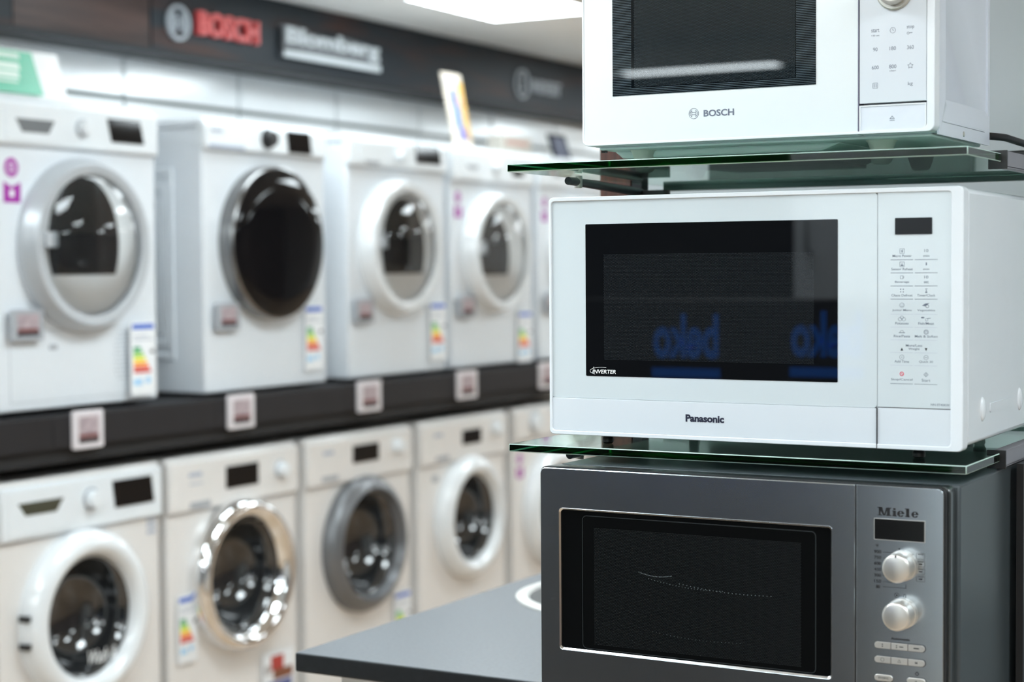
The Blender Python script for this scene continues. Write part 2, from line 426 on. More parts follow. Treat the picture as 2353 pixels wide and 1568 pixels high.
for yy in (-3.8, -1.0, 1.2, 5.3, 8.2, 11.0):  # unseen panels added to fill the room with light
    lamp(0.45, 1.1, yy, yy+0.62, 'unseen ceiling light panel right of the microwave stand, added for illumination')
for yy in (-3.8, 0.5, 5.0, 9.5):  # more unseen panels added for room light
    lamp(2.7, 3.3, yy, yy+0.62, 'unseen ceiling light panel near the right wall, added for illumination')

# ------------------------------------------------------------------ machines on and under the shelf
H = 0.835
def energy_mats():
    cols = [(0.0, 0.30, 0.12), (0.12, 0.50, 0.10), (0.45, 0.68, 0.05), (0.95, 0.80, 0.02), (0.95, 0.42, 0.02), (0.85, 0.10, 0.02), (0.6, 0.02, 0.02)]
    return [mat('energy_bar_%d' % i, c, 0.5) for i, c in enumerate(cols)]
ENB = energy_mats(); EBLUE = mat('energy_blue', (0.03, 0.12, 0.55), 0.5); ELB = mat('energy_light_blue', (0.35, 0.62, 0.85), 0.5)
def energy_label(s, zt, sw, sh, y0, front, mach_name, tilt=0.0, dz=0.0):
    e = empty('energy_label', (XF+front, y0+s, zt), RZ, 'white energy label with coloured bars on ' + mach_name, 'energy label', 'energy labels on the machines')
    B().rr(0, sw, -sh, 0, 0.002, -0.004, 0).done('card', CARD, e)
    b = B(); y = -0.0045
    b.m(EBLUE).box(sw*.06, sw*.94, y, -0.0039, -sh*.10, -sh*.03)
    for i in range(7):
        z = -sh*(.34+i*.052); wv = sw*(.26+.07*i)
        b.m(ENB[i]).prism([(sw*.1, z-sh*.042), (sw*.1+wv, z-sh*.042), (sw*.1+wv+sw*.05, z-sh*.021), (sw*.1+wv, z), (sw*.1, z)], y, -0.0039)
    b.m(TAGK).prism([(sw*.78, -sh*.41), (sw*.84, -sh*.435), (sw*.95, -sh*.435), (sw*.95, -sh*.385), (sw*.84, -sh*.385)], y, -0.0039)
    b.m(ELB).box(sw*.1, sw*.45, y, -0.0039, -sh*.86, -sh*.78); b.disc(sw*.68, -sh*.80, sw*.10, y, -0.0039)
    b.m(INKL).box(sw*.1, sw*.9, y, -0.0039, -sh*.25, -sh*.235); b.box(sw*.1, sw*.7, y, -0.0039, -sh*.20, -sh*.185)
    b.done('print', None, e)
def price_tag(name, s, zt, sw, sh, y0, x, label, frame=TAGF, group='electronic price tags'):
    e = empty(name, (x, y0+s, zt), RZ, label, 'price tag', group)
    B().rr(0, sw, -sh, 0, 0.006, -0.010, 0).done('frame', frame, e, bevel=0.0015)
    b = B(); b.m(EINK).box(sw*.17, sw*.83, -0.0108, -0.009, -sh*.62, -sh*.15); b.m(TAGR).box(sw*.17, sw*.83, -0.0108, -0.009, -sh*.72, -sh*.60); b.m(TAGK).box(sw*.17, sw*.83, -0.0108, -0.009, -sh*.85, -sh*.73)
    b.done('screen', None, e)

def machine(kind, y0, ztop, label, group, wd=0.597, front=0.0, **o):
    """front loading machine, local origin at its front left bottom corner"""
    zb = ztop - H + CZ
    body = o.get('body', WHITE); trim = o.get('trim', WHITE2)
    e = empty(kind, (XF+front, y0, zb), RZ, label, o.get('cat', 'washing machine'), group)
    D = 0.56
    b = B()
    if o['door'] in ('bowl', 'chrome'):
        hcx, hcz, hr = o.get('cx', 0.3), H-o['cd'], o.get('ri', o['R']*.68)*1.0
        xa, xb, za, zc_ = 0.002, wd-0.002, 0.012, H-0.030
        an = sorted([2*math.pi*k/96 for k in range(96)]+[math.atan2(z-hcz, x-hcx) % (2*math.pi) for x in (xa, xb) for z in (za, zc_)])
        Oq, Iq = [], []
        for a in an:
            ca, sa = math.cos(a), math.sin(a)
            t = min(((xb if ca > 0 else xa)-hcx)/ca if abs(ca) > 1e-9 else 9, ((zc_ if sa > 0 else za)-hcz)/sa if abs(sa) > 1e-9 else 9)
            Oq.append((hcx+ca*t, hcz+sa*t)); Iq.append((hcx+ca*hr, hcz+sa*hr))
        b.frame(Oq, Iq, 0.0, 0.16); b.box(xa, xb, 0.16, D, za, zc_)
    else: b.box(0.002, wd-0.002, 0.0, D, 0.012, H-0.030)
    if o.get('side'):
        # pressed ridges on the side panel
        for k, (ins, w2) in enumerate(((0.055, 0.02), (0.105, 0.018), (0.15, 0.016))):
            yA, yB, zA, zB = 0.075+ins*.5, D-0.02, 0.06+ins*.8, H-0.09-ins*.9
            b.box(-0.004, 0.003, yA, yA+w2, zA, zB); b.box(-0.004, 0.003, yA+w2, yB, zB-w2, zB); b.box(-0.004, 0.003, yA+w2, yB, zA, zA+w2)
    b.done('body', body, e, bevel=0.006)
    B().box(0, wd, -0.004, D, H-0.028, H).done('worktop', body, e, bevel=0.010, seg=3)
    ph = o.get('ph', 0.122)
    B().box(0.001, wd-0.001, -0.014, 0.02, H-ph, H-0.012).done('control_panel', trim, e, bevel=0.008, seg=3)
    # seam
    B().box(0.004, wd-0.004, -0.0015, 0.005, H-ph-0.004, H-ph-0.001).done('panel_seam', JOINT, e)
    if 'disp' in o:
        s0, s1_, d0, d1, sk = o['disp']
        B().prism([(s0+sk, H-d1), (s1_+sk, H-d1), (s1_, H-d0), (s0, H-d0)], -0.0165, -0.013).done('display', BLACKG, e)
    if 'knob' in o:
        s, d, r, km = o['knob'][:4]
        k = B().lathe(s, H-d, [(r*1.25, -0.013), (r*1.25, -0.017), (r, -0.018), (r*.95, -0.036), (r*.86, -0.040), (0, -0.041)], 36).done('knob', km, e)
        if len(o['knob']) > 4: B().lathe(s, H-d, [(r*1.26, -0.0165), (r*1.26, -0.019), (r*1.02, -0.0195)], 36).done('knob_ring', o['knob'][4], k)
    if 'drawer' in o:
        s0, s1_, d0, d1, dm = o['drawer']
        dr = B().rr(max(s0-0.03, .012), s1_+0.03, H-ph+0.012, H-0.022, 0.006, -0.0165, -0.012).done('detergent_drawer', trim, e, bevel=0.001)
        q = (s1_-s0)*.16
        B().prism([(s0+q, H-d1), (s1_-q, H-d1), (s1_, H-d0), (s0, H-d0)], -0.0175, -0.015).done('handle_recess', dm, dr)
    if 'flap' in o:
        B().rr(0.05, wd-0.02, 0.035, 0.21, 0.006, -0.0006, 0.002).done('service_flap', body, e, bevel=0.0004)
        b = B(); b.frame(rloop(0.048, wd-0.018, 0.033, 0.212, 0.007), rloop(0.0495, wd-0.0195, 0.0345, 0.2105, 0.006), -0.0004, 0.001); b.done('flap_joint', JOINT, e)
        b = B()
        for r_ in range(12):
            for c_ in range(5):
                cx, cz = wd-0.17+c_*0.012+(r_ % 2)*.006, 0.075+r_*0.011
                if ((cx-(wd-0.11))/0.075)**2+((cz-0.135)/0.08)**2 < 1: b.disc(cx, cz, 0.0028, -0.0012, 0.0, 8)
        b.done('vent_grille', JOINT, e)
        B().rr(0.184, 0.212, H-0.63, H-0.617, 0.002, -0.002, 0).done('flap_latch', TAGG, e)
    if 'sticker' in o:
        for s, d, r in o['sticker']:
            b = B().m(CARD).disc(s+r, H-d-r, r*1.12, -0.0012, 0); b.m(MAG).disc(s+r, H-d-r, r, -0.0016, 0)
            b.m(CARD).circ(s+r, H-d-r, r*.42, r*.16, -0.002, 0)
            b.m(MAG).prism([(s-.002, H-d-r*4.6), (s+2*r+.006, H-d-r*4.6), (s+2*r+.006, H-d-r*2.5), (s+r, H-d-r*3.0), (s-.002, H-d-r*2.5)], -0.0016, 0)
            b.m(CARD).box(s+r*.7, s+r*1.3, -0.002, 0, H-d-r*4.0, H-d-r*3.3)
            st = b.done('promotional_sticker', None, e); st['label'] = 'magenta and white sticker'
    if 'bits' in o:
        for s0, s1_, d0, d1, mm in o['bits']:
            B().box(s0, s1_, -0.0155 if d1 < ph else -0.0015, -0.010 if d1 < ph else 0.001, H-d1, H-d0).done('printed_marking', mm, e)
    # door
    cx, cd, R, t = o.get('cx', 0.3), o['cd'], o['R'], o['door']
    cz = H-cd; P = o.get('prot', 0.05)
    rm = o.get('ring', RINGW)
    if t == 'bowl_d':
        ri = o.get('ri', R*.78)
        prof = [(R*1.03, 0.0), (R*1.03, -P*.35), (R, -P*.5), (R*.985, -P*.8), (R*.955, -P), (ri+(R-ri)*.3, -P*1.0), (ri*1.01, -P*.96), (ri, -P*.86), (ri*.985, -P*.5), (ri*.96, -P*.2)]
        d = B().lathe(cx, cz, prof, 96).done('door', rm, e, smooth=50)
        B().lathe(cx, cz, [(ri*.985, -P*.62), (ri*.5, -P*.62), (0, -P*.62)], 64).done('inner_door', INNER, d)
        # dark D-shaped window: round on top, flat below
        wr = o.get('wr', ri*.66); oz = o.get('woz', 0.0); pts = []
        for k in range(41):
            a = math.radians(-28+236*k/40); pts.append((cx+o.get('wox', -.02)+wr*math.cos(a)*.82, cz+oz+wr*1.08*math.sin(a)))
        B().prism(pts, -P*.70, -P*.60).done('window', BOWL, d, bevel=0.004)
        B().lathe(cx, cz, [(ri*.99, -P*.86), (ri*.9, -P*1.08), (ri*.75, -P*1.26), (ri*.5, -P*1.42), (ri*.25, -P*1.5), (0, -P*1.53)], 64).done('lens', LENS, d)
        B().rr(cx-ri*1.0, cx-ri*.78, cz-0.006, cz+0.032, 0.004, -P*1.10, -P*.62).done('handle', SILVER, d)
    elif t == 'black':
        d = B().lathe(cx, cz, [(R*1.02, 0.0), (R*1.02, -P*.3), (R*1.015, -P*.85), (R*1.0, -P*.98), (R*.985, -P*1.0)], 96).done('door', mat('dark_chrome_ring', (0.24, 0.24, 0.24), 0.2, metal=0.9), e, smooth=50)
        B().lathe(cx, cz, [(R*.99, -P*.98), (R*.95, -P*1.08), (R*.7, -P*1.14), (R*.35, -P*1.17), (0, -P*1.18)], 96).done('door_glass', BLACKG, d)
    else:
        ri = o.get('ri', R*.68)
        if t == 'chrome':
            prof = [(R*1.03, 0.0), (R*1.03, -P*.4), (R*1.0, -P*.75), (R*.95, -P*.98), (R*.90, -P*1.0), (R*.82, -P*.86), (ri*1.02, -P*.35), (ri, -P*.1)]
        else:
            prof = [(R*1.03, 0.0), (R*1.03, -P*.4), (R*1.0, -P*.7), (R*.94, -P*.98), (R*.84, -P*1.12), (ri+(R-ri)*.25, -P*1.05), (ri, -P*.75), (ri*.985, -P*.2)]
        d = B().lathe(cx, cz, prof, 96).done('door', rm, e, smooth=50)
        # glass bowl pressed inwards
        B().lathe(cx, cz, [(ri*.99, -P*.45), (ri*.95, -P*.40), (ri*.9, P*.0+.02), (ri*.78, .06), (ri*.55, .085), (ri*.25, .095), (0, .097)], 64).done('glass_bowl', BOWL, d, smooth=60)
        if o.get('hinges'):
            for hz in o['hinges']:
                B().box(cx-R*1.05, cx-R*.985, -P*.75, -P*.15, H-hz-.008, H-hz+.008).done('hinge_cap', BLACKP, d, bevel=0.001)
        if o.get('wash'):
            B().text('Wash &', cx-.01, cx+.10, cz-ri*.80, cz-ri*.58, -P*.50, bold=0.01, shear=.2).done('lettering', WHITEINK, d)
    # the body needs an opening for the bowl: feet
    if o.get('feet'):
        for fx in (0.05, wd-0.05):
            B().lathe(fx, 0.06, [(0, 0.0), (.02, 0.0), (.02, .012), (.012, .013)], 16, axis='z').done('foot', BLACKP, e)
    return e

UT, LT = 0.4352, -0.5157
zU, zL = UT-H, LT-H
SHELF_TOP = zU      # measured front bottom edge of the upper machines: -0.356 with a 0.79 m face
H0 = H
# the upper row shows a 0.791 m face, so its machines are that high
H = UT+0.3562
gU, gL = 'machines standing on the black wall shelf', 'machines standing under the black wall shelf'
machine('tumble_dryer', 3.126, UT, 'tumble dryer on shelf directly under the green and white sign, large silver door', gU, cat='tumble dryer', front=0, feet=True,
        disp=(0.394, 0.520, 0.034, 0.094, 0.016), knob=(0.300, 0.066, 0.019, WHITE2, SILVER), drawer=(0.066, 0.200, 0.055, 0.088, mat('recess_grey', (.16, .17, .18), .5)), flap=1,
        sticker=[(0.040, 0.152, 0.024)], door='bowl_d', cd=0.366, R=0.216, ri=0.180, wr=0.158, woz=0.005, wox=-0.022, ring=SILVER, inner=WHITE2, prot=.055)
machine('washing_machine', 3.918, UT, 'washing machine on shelf with solid black glass door', gU, feet=True, side=1,
        disp=(0.383, 0.500, 0.015, 0.080, 0.010), knob=(0.290, 0.045, 0.024, BLACKP), bits=[(0.02, 0.18, 0.074, 0.084, mat('slot_blue_grey', (.35, .40, .50), .5)), (0.03, .08, .03, .04, INKL)],
        ph=0.09, door='black', cx=0.298, cd=0.352, R=0.222, prot=.05)
machine('tumble_dryer', 4.635, UT, 'tumble dryer on shelf right of the black-door machine, white door', gU, cat='tumble dryer', feet=True,
        disp=(0.385, 0.540, 0.013, 0.074, 0.008), knob=(0.288, 0.058, 0.020, WHITE2), drawer=(0.080, 0.173, 0.081, 0.093, TAGG), ph=0.10,
        door='bowl_d', cx=0.282, cd=0.358, R=0.218, ri=0.178, wr=0.158, woz=-0.008, wox=-0.006, ring=RINGW, prot=.055)
machine('tumble_dryer', 5.266, UT, 'tumble dryer on shelf carrying the tall cream poster, glossy white door', gU, cat='tumble dryer', feet=True,
        disp=(0.420, 0.500, 0.058, 0.090, 0.006), knob=(0.300, 0.062, 0.020, WHITE2), drawer=(0.087, 0.175, 0.064, 0.079, TAGG), sticker=[(0.032, 0.159, 0.020)],
        door='bowl_d', cx=0.295, cd=0.372, R=0.212, ri=0.176, wr=0.138, woz=-0.012, wox=-0.055, ring=RINGW, prot=.055)
machine('tumble_dryer', 5.91, UT, 'tumble dryer on shelf half hidden behind the middle microwave', gU, cat='tumble dryer', feet=True,
        disp=(0.400, 0.520, 0.045, 0.090, 0.006), knob=(0.30, 0.062, 0.020, WHITE2), drawer=(0.087, 0.175, 0.064, 0.079, TAGG), sticker=[(0.032, 0.159, 0.020)],
        door='bowl_d', cx=0.295, cd=0.37, R=0.212, ri=0.176, wr=0.138, woz=-0.012, wox=-0.055, ring=RINGW, prot=.055)
machine('washing_machine', 6.55, UT, 'farthest machine on shelf, seen between the two white microwaves', gU, feet=True,
        disp=(0.400, 0.520, 0.045, 0.090, 0.006), knob=(0.30, 0.062, 0.020, WHITE2), door='bowl', cx=0.295, cd=0.37, R=0.212, ring=RINGGREY)
H = H0
machine('washing_machine', 3.123, LT, 'washing machine in lower row at left picture edge, white ring door with two black hinges', gL, feet=True,
        disp=(0.395, 0.548, 0.033, 0.105, 0.010), knob=(0.312, 0.070, 0.023, WHITE2, TAGG), drawer=(0.054, 0.212, 0.054, 0.086, mat('dark_recess', (.05, .05, .03), .5)), ph=0.148,
        bits=[(0.545, 0.580, 0.152, 0.162, INKL), (0.545, 0.580, 0.168, 0.178, INKL), (0.545, 0.580, 0.185, 0.195, INKL), (0.025, .045, .12, .14, WHITE2)],
        door='bowl', cx=0.288, cd=0.372, R=0.220, ri=0.158, ring=RINGW, hinges=(0.340, 0.410), wash=1, body=WHITE_BOUNCE)
machine('washing_machine', 3.749, LT, 'washing machine in lower row with wide mirror-chrome door ring', gL, feet=True,
        disp=(0.244, 0.394, 0.043, 0.107, 0.0), knob=(0.500, 0.076, 0.021, CHROME if False else WHITE2, SILVER), bits=[(0.082, 0.136, 0.046, 0.058, INKL), (0.084, 0.14, .075, .079, INKL), (0.084, 0.172, 0.129, 0.147, TAGG)], ph=0.155,
        door='chrome', cx=0.308, cd=0.362, R=0.216, ri=0.158, ring=CHROME, body=WHITE_BOUNCE, trim=WHITE_BOUNCE, prot=.06)
machine('washing_machine', 4.392, LT, 'washing machine in lower row with dark grey door ring', gL, feet=True,
        disp=(0.243, 0.390, 0.042, 0.098, 0.0), knob=(0.497, 0.066, 0.022, RINGW), bits=[(0.082, 0.136, 0.046, 0.058, INKL), (0.075, 0.16, 0.124, 0.141, TAGG)], ph=0.155,
        door='bowl', cx=0.306, cd=0.362, R=0.214, ri=0.168, ring=RINGGREY, body=WHITE_BOUNCE, trim=WHITE_BOUNCE)
machine('washing_machine', 5.045, LT, 'washing machine in lower row with glossy white ring, right of the grey-ringed one', gL, feet=True,
        disp=(0.270, 0.400, 0.049, 0.100, 0.0), knob=(0.505, 0.060, 0.024, RINGW), bits=[(0.082, 0.136, 0.046, 0.058, INKL), (0.095, 0.18, 0.126, 0.143, TAGG), (0.09, .125, .193, .214, TAGG)], ph=0.155,
        door='bowl', cx=0.318, cd=0.36, R=0.212, ri=0.154, ring=RINGW, body=WHITE_BOUNCE, trim=WHITE_BOUNCE)
machine('washing_machine', 5.70, LT, 'rightmost washing machine of lower row, half hidden behind the steel microwave', gL, feet=True,
        disp=(0.35, 0.48, 0.04, 0.09, 0.0), knob=(0.15, 0.062, 0.035, RINGW, SILVER), sticker=[(0.034, 0.172, 0.020)],
        door='bowl', cx=0.31, cd=0.40, R=0.225, ri=0.158, ring=RINGW, body=WHITE_BOUNCE, trim=WHITE_BOUNCE)

# labels and tags on the machines
zu, zl = UT+CZ, LT+CZ
energy_label(0.462, zu-0.568, 0.098, 0.196, 3.126, 0.02, 'the silver-door dryer')
energy_label(0.474, zu-0.540, 0.094, 0.200, 3.918, 0.006, 'the black-door machine')
energy_label(0.480, zu-0.545, 0.105, 0.200, 4.635, 0.006, 'the white dryer right of the black-door machine')
energy_label(0.466, zu-0.590, 0.110, 0.190, 5.266, 0.006, 'the dryer below the tall poster')
energy_label(0.032, zl-0.385, 0.080, 0.190, 3.749, 0.006, 'the chrome-ringed washing machine')
energy_label(0.485, zl-0.555, 0.100, 0.180, 4.392, 0.006, 'the grey-ringed washing machine')
for nm, s, y0, sw in (('the silver-door dryer', 0.036, 3.126, 0.110), ('the black-door machine', 0.036, 3.918, 0.105), ('the white dryer right of the black-door machine', 0.018, 4.635, 0.102), ('the dryer below the tall poster', 0.029, 5.266, 0.11), ('the half hidden upper dryer', 0.029, 5.91, 0.11)):
    price_tag('price_tag', s, zu-0.525, sw, 0.078, y0, XF+0.012, 'grey framed price tag on the front of ' + nm, frame=TAGG, group='price tags on the machines')
# picture flyer on the chrome machine
e = empty('flyer', (XF+0.006, 3.749+0.412, zl-0.626), RZ, 'small flyer with red and blue pictures on lower machine beside the countertop', 'flyer')
B().box(0, 0.155, -0.004, 0, -0.15, 0).done('card', CARD, e)
b = B(); b.m(mat('flyer_red', (.45, .05, .04), .5)).box(.04, .10, -.005, -.0035, -.05, -.008); b.m(mat('flyer_brown', (.22, .08, .04), .5)).box(.05, .145, -.005, -.0035, -.08, -.05)
b.m(mat('flyer_blue', (.10, .12, .30), .5)).box(.015, .14, -.005, -.0035, -.14, -.085); b.m(mat('flyer_grey', (.45, .43, .42), .5)).disc(.022, -.045, .016, -.005, -.0035)
b.done('print', None, e)

# ------------------------------------------------------------------ black shelf
e = empty('wall_shelf', (XF, 2.0, zU+CZ), 0, 'long black wall shelf carrying the upper row of machines', 'shelf')
ST = -0.3565+CZ
e.location.z = 0
B().box(XW-XF, 0.030, 0, 10, ST-0.02, ST-0.0005).done('shelf_board', BLACKM, e, bevel=0.001)
b = B()
for k in range(16):
    yA = 0.32+k*0.64-0.32
    b.box(0.026, 0.040, yA, min(yA+0.6385, 10), ST-0.085, ST-0.005)
b.done('front_rail', BLACKM, e, bevel=0.001)
b = B(); b.box(XW-XF, 0.024, 0, 10, ST-0.125, ST-0.020); b.done('support_frame', mat('black_matt', (.010, .010, .011), .7), e)
for i, (y0, y1, lb) in enumerate(((3.3401, 3.4498, 'the silver-door dryer'), (3.9651, 4.0839, 'the black-door machine'), (4.6194, 4.7475, 'the white dryer right of the black-door machine'), (5.2305, 5.3608, 'the dryer below the tall poster'), (5.83, 5.95, 'the half hidden upper dryer'))):
    price_tag('shelf_price_tag', 0, -0.352+CZ, y1-y0, 0.097, y0, XF+0.0405, 'pale tag on the black shelf edge below ' + lb, group='price tags along the black shelf edge')

# signs on top of the machines
e = empty('display_card', (0, 0, 0), 0, 'green and white display card leaning on the silver-door dryer', 'sign')
def lean(b, y0, y1, xb, xt, zb, zt, th=0.006):
    v = [b.bm.verts.new(p) for p in ((xb, y0, zb), (xb, y1, zb), (xt, y1, zt), (xt, y0, zt), (xb-th, y0, zb), (xb-th, y1, zb), (xt-th, y1, zt), (xt-th, y0, zt))]
    for f in ((0,1,2,3),(7,6,5,4),(0,4,5,1),(1,5,6,2),(2,6,7,3),(3,7,4,0)): b._f([v[i] for i in f])
zb_ = UT+CZ+0.001
b = B(); lean(b, 3.0, 3.49, -3.275, -3.318, zb_, 0.572+CZ); b.done('white_card', mat('bright_card', (.80, .82, .83), .4), e)
b = B(); lean(b, 3.0, 3.395, -3.2735, -3.3155, zb_+0.018, 0.568+CZ, 0.0012); g = b.done('green_panel', mat('green_card', (.12, .50, .33), .4, noise=.15, scale=3), e)
b = B()
for k, (a, c) in enumerate(((.560, .547), (.535, .516), (.512, .494), (.488, .482))):
    zz0, zz1 = c+CZ, a+CZ; f0 = (zz0-zb_-.018)/(0.568+CZ-zb_-.018); f1 = (zz1-zb_-.018)/(0.568+CZ-zb_-.018)
    lean(b, 3.02, 3.345-0.01*k, -3.2723-.042*f0, -3.2723-.042*f1, zz0, zz1, .0008)
b.done('printed_lines', mat('pale_green_print', (.75, .88, .80), .5), e)
e = empty('poster', (0, 0, 0), 0, 'tall cream and yellow poster with blue figure standing on the upper machines', 'poster')
b = B(); lean(b, 5.49, 5.625, -3.30, -3.358, zb_, 0.720+CZ); b.done('board', mat('cream_card', (.56, .50, .42), .5, noise=.1, scale=14), e)
def pleft(zz): return -3.30-.058*(zz+CZ-zb_)/(0.720+CZ-zb_)
b = B()
for (ya, yb, za, zc, mm) in ((5.585, 5.622, .48, .69, mat('poster_yellow', (.55, .34, .10), .5)), (5.525, 5.562, .60, .66, mat('poster_dark_blue', (.05, .12, .25), .5)), (5.53, 5.572, .52, .60, mat('poster_blue', (.10, .20, .38), .5)), (5.54, 5.60, .475, .52, mat('poster_violet', (.15, .16, .45), .5)), (5.57, 5.60, .60, .64, mat('poster_pink', (.75, .45, .40), .5)), (5.495, 5.52, .665, .705, mat('poster_grey', (.45, .42, .40), .5))):
    b.m(mm); lean(b, ya, yb, pleft(za)+.002, pleft(zc)+.002, za+CZ, zc+CZ, .001)
b.done('print', None, e)
e = empty('tablet_sign', (0, 0, 0), 0, 'dark framed tablet sign leaning on top of the upper machines', 'sign')
b = B(); lean(b, 6.33, 6.475, -3.33, -3.365, zb_, 0.550+CZ, .01); b.done('frame', mat('matt_black_frame', (.01, .01, .011), .8, spec=.1), e)
b = B(); lean(b, 6.345, 6.46, -3.3305, -3.3615, zb_+.012, 0.540+CZ, .002); b.done('screen', mat('dim_screen', (.12, .13, .18), .6, spec=.1, noise=.3, scale=20), e)
e = empty('brochure_box', (-3.42, 6.05, zb_), 0, 'cream brochure box on top of the upper machines left of the tablet', 'box')
B().box(-.07, .0, 0, .24, 0, .095).done('carton', mat('cream_box', (.66, .62, .55), .6), e, bevel=.002)
B().box(.0, .001, .03, .21, .06, .075).done('printed_band', mat('salmon_print', (.70, .40, .34), .6), e)

# ------------------------------------------------------------------ counter, cabinet, sink
CT = -0.585+CZ
def counter_mat():
    return mat('slate_laminate', (0.13, 0.143, 0.157), 0.33, noise=0.12, scale=160, spec=0.5)
tag(B().box(-1.605, 1.55, 2.180, 3.085, CT-0.030, CT).done('countertop', counter_mat(), bevel=0.003), 'grey laminate countertop with dark edge under the microwave stand', 'countertop')
e = bpy.data.objects['countertop']
e.data.materials.append(mat('counter_edge', (0.009, 0.011, 0.013), 0.5, spec=0.25, noise=0.15, scale=90))
for p in e.data.polygons:
    if abs(p.normal.z) < 0.5: p.material_index = 1
e = empty('base_cabinet', (-1.56, 2.235, 0), 0, 'white base cabinet under the grey countertop', 'cabinet')
B().box(0, 3.08, 0.02, 0.82, 0.10, CT-0.031).done('body', WHITE2, e)
B().box(0.02, 3.06, 0.05, 0.80, 0, 0.10).done('plinth', BLACKP, e)
for k in range(5):
    d = B().box(0.003+k*0.616, 0.613+k*0.616, 0.0, 0.019, 0.103, CT-0.035).done('door', WHITE2, e, bevel=0.0015)
    B().tube([(0.05+k*.616, 0, CT-.10), (0.05+k*.616, -.03, CT-.10), (.05+k*.616, -.03, CT-.24), (.05+k*.616, 0, CT-.24)], .005).done('handle', SILVER, d)
e = empty('round_sink', (-1.333, 2.8345, CT), 0, 'round sink with pale rim and black bowl in the grey countertop', 'sink')
B().lathe(0, 0, [(.216, 0.0), (.2165, .004), (.208, .007), (.196, .006), (.192, .001), (.191, 0.0)], 64, axis='z').done('rim', mat('pale_rim', (.72, .71, .68), .3), e)
B().lathe(0, 0, [(.192, .0015), (.185, .0012), (.10, .0008), (0, .0006)], 64, axis='z').done('bowl', BLACKP, e)
B().lathe(0, 0, [(.028, .0012), (.028, .003), (.02, .004), (0, .004)], 24, axis='z').done('drain', CHROME, e)

# partition panel behind the stand
tag(B().box(-1.4335, 4.1, 3.092, 3.14, 0, CEIL).done('wall_partition', mat('partition_paint', (.52, .57, .59), .35, noise=.015, scale=3)), kind='structure')

tag(B().box(-1.29, -0.80, 3.062, 3.0915, CT+.0005, 0.093+CZ).done('dark_reflection_panel', mat('dark_teal_panel', (.020, .030, .030), .4), bevel=.0005), 'unseen dark panel added behind the microwave stand, darkens reflections in the glass', 'added panel')  # added out of sight so the glass shelf reflects something dark

# ------------------------------------------------------------------ shelf stand and glass shelves
WOOD = mat('brown_wood_post', (0.060, 0.021, 0.013), 0.42, noise=0.45, scale=9, stretch=(16, 16, .5))
DKMET = mat('dark_bracket', (0.022, 0.024, 0.026), 0.28, metal=0.3)
ALU = mat('grey_aluminium', (0.30, 0.29, 0.32), 0.4, metal=0.6)
e = empty('shelf_stand', (0, 0, 0), 0, 'brown wooden post with black metal arms holding the green glass shelves', 'shelf stand')
B().box(-1.168, -1.118, 2.360, 2.400, CT+0.0005, CEIL-.0005).done('wooden_post', WOOD, e, bevel=.0008)
B().box(-1.1175, -1.1005, 2.362, 2.385, CT+0.0005, 0.32+CZ).done('black_upright', DKMET, e, bevel=.001)
AT, BT, CTT = 0.1338, -0.2219, -0.5590
for zt, wh in ((AT, 'top'), (BT, 'middle'), (CTT, 'lowest')):
    z = zt-0.0110+CZ
    e2 = empty('shelf_edge_rail', (0, 0, 0), 0, 'grey metal rail clipped on the right edge of the %s glass shelf' % wh, 'rail', 'metal rails on the right edges of the glass shelves')
    a = B().tube([(-1.0505, 2.030, z-0.0085), (-1.052, 2.05, z-0.0085), (-1.080, 2.22, z-0.0095), (-1.105, 2.364, z-0.010)], [.0052, .0056, .0062, .0066], 16).done('support_arm', DKMET, e)
    B().lathe(-1.052, 2.062, [(0, z-.0005), (.0052, z-.0005), (.0052, z-.0165), (0, z-.0165)], 16, axis='z').done('arm_bolt', STEELB, a)
    B().box(-1.115, -1.055, 2.352, 2.3615, z-.024, z-.008).done('arm_plate', BLACKP, e)
    tag(B().box(-1.098, -0.5245, 2.4312, 2.450, z-.006, z+.014).done('back_edge_strip', mat('edge_strip_dark', (.07, .12, .11), .4), bevel=.001), 'added dark strip along the back edge of the %s glass shelf' % wh, 'rail', 'added dark strips behind the glass shelves')  # added strip darkens the band at the back edge of the glass
    # channel clip on the right-hand edge
    r = B()
    r.box(-0.5135, -0.5095, 2.110, 3.09, z-.005, z+.0125); r.box(-0.5235, -0.5095, 2.110, 3.09, z+.0115, z+.0140); r.box(-0.5235, -0.5095, 2.110, 3.09, z-.006, z-.0035)
    r.done('edge_channel', ALU, e2, bevel=.0004)
    B().box(-0.530, -0.5075, 2.106, 2.110, z-.0075, z+.0145).done('channel_end', BLACKP, e2, bevel=.0005)
tag(B().box(-0.5085, -0.500, 2.165, 2.60, CT+.0005, BT+CZ-.018).done('reflection_side_panel', BLACKP), 'black panel added right of the steel microwave in place of dark reflection and shadow', 'side panel')  # added black panel stands in for a dark reflection and shadow
def glass_shelf(zt, label):
    z = zt+CZ
    g = B().box(-1.0995, -0.5145, 1.956, 2.430, z-0.010, z).done('glass_shelf', GLASS, bevel=0.0009, seg=2)
    g.data.materials.append(ARRIS); g.modifiers['bevel'].material = 1; g.modifiers['bevel'].width = 0.0010; g.modifiers['bevel'].segments = 1
    tag(g, label, 'glass shelf', 'green glass shelves of the stand')
glass_shelf(AT, 'green-edged glass shelf under the topmost white microwave')
glass_shelf(BT, 'green-edged glass shelf between the middle white and the steel microwave')
glass_shelf(CTT, 'lowest glass shelf, carrying the steel microwave, below the picture edge')

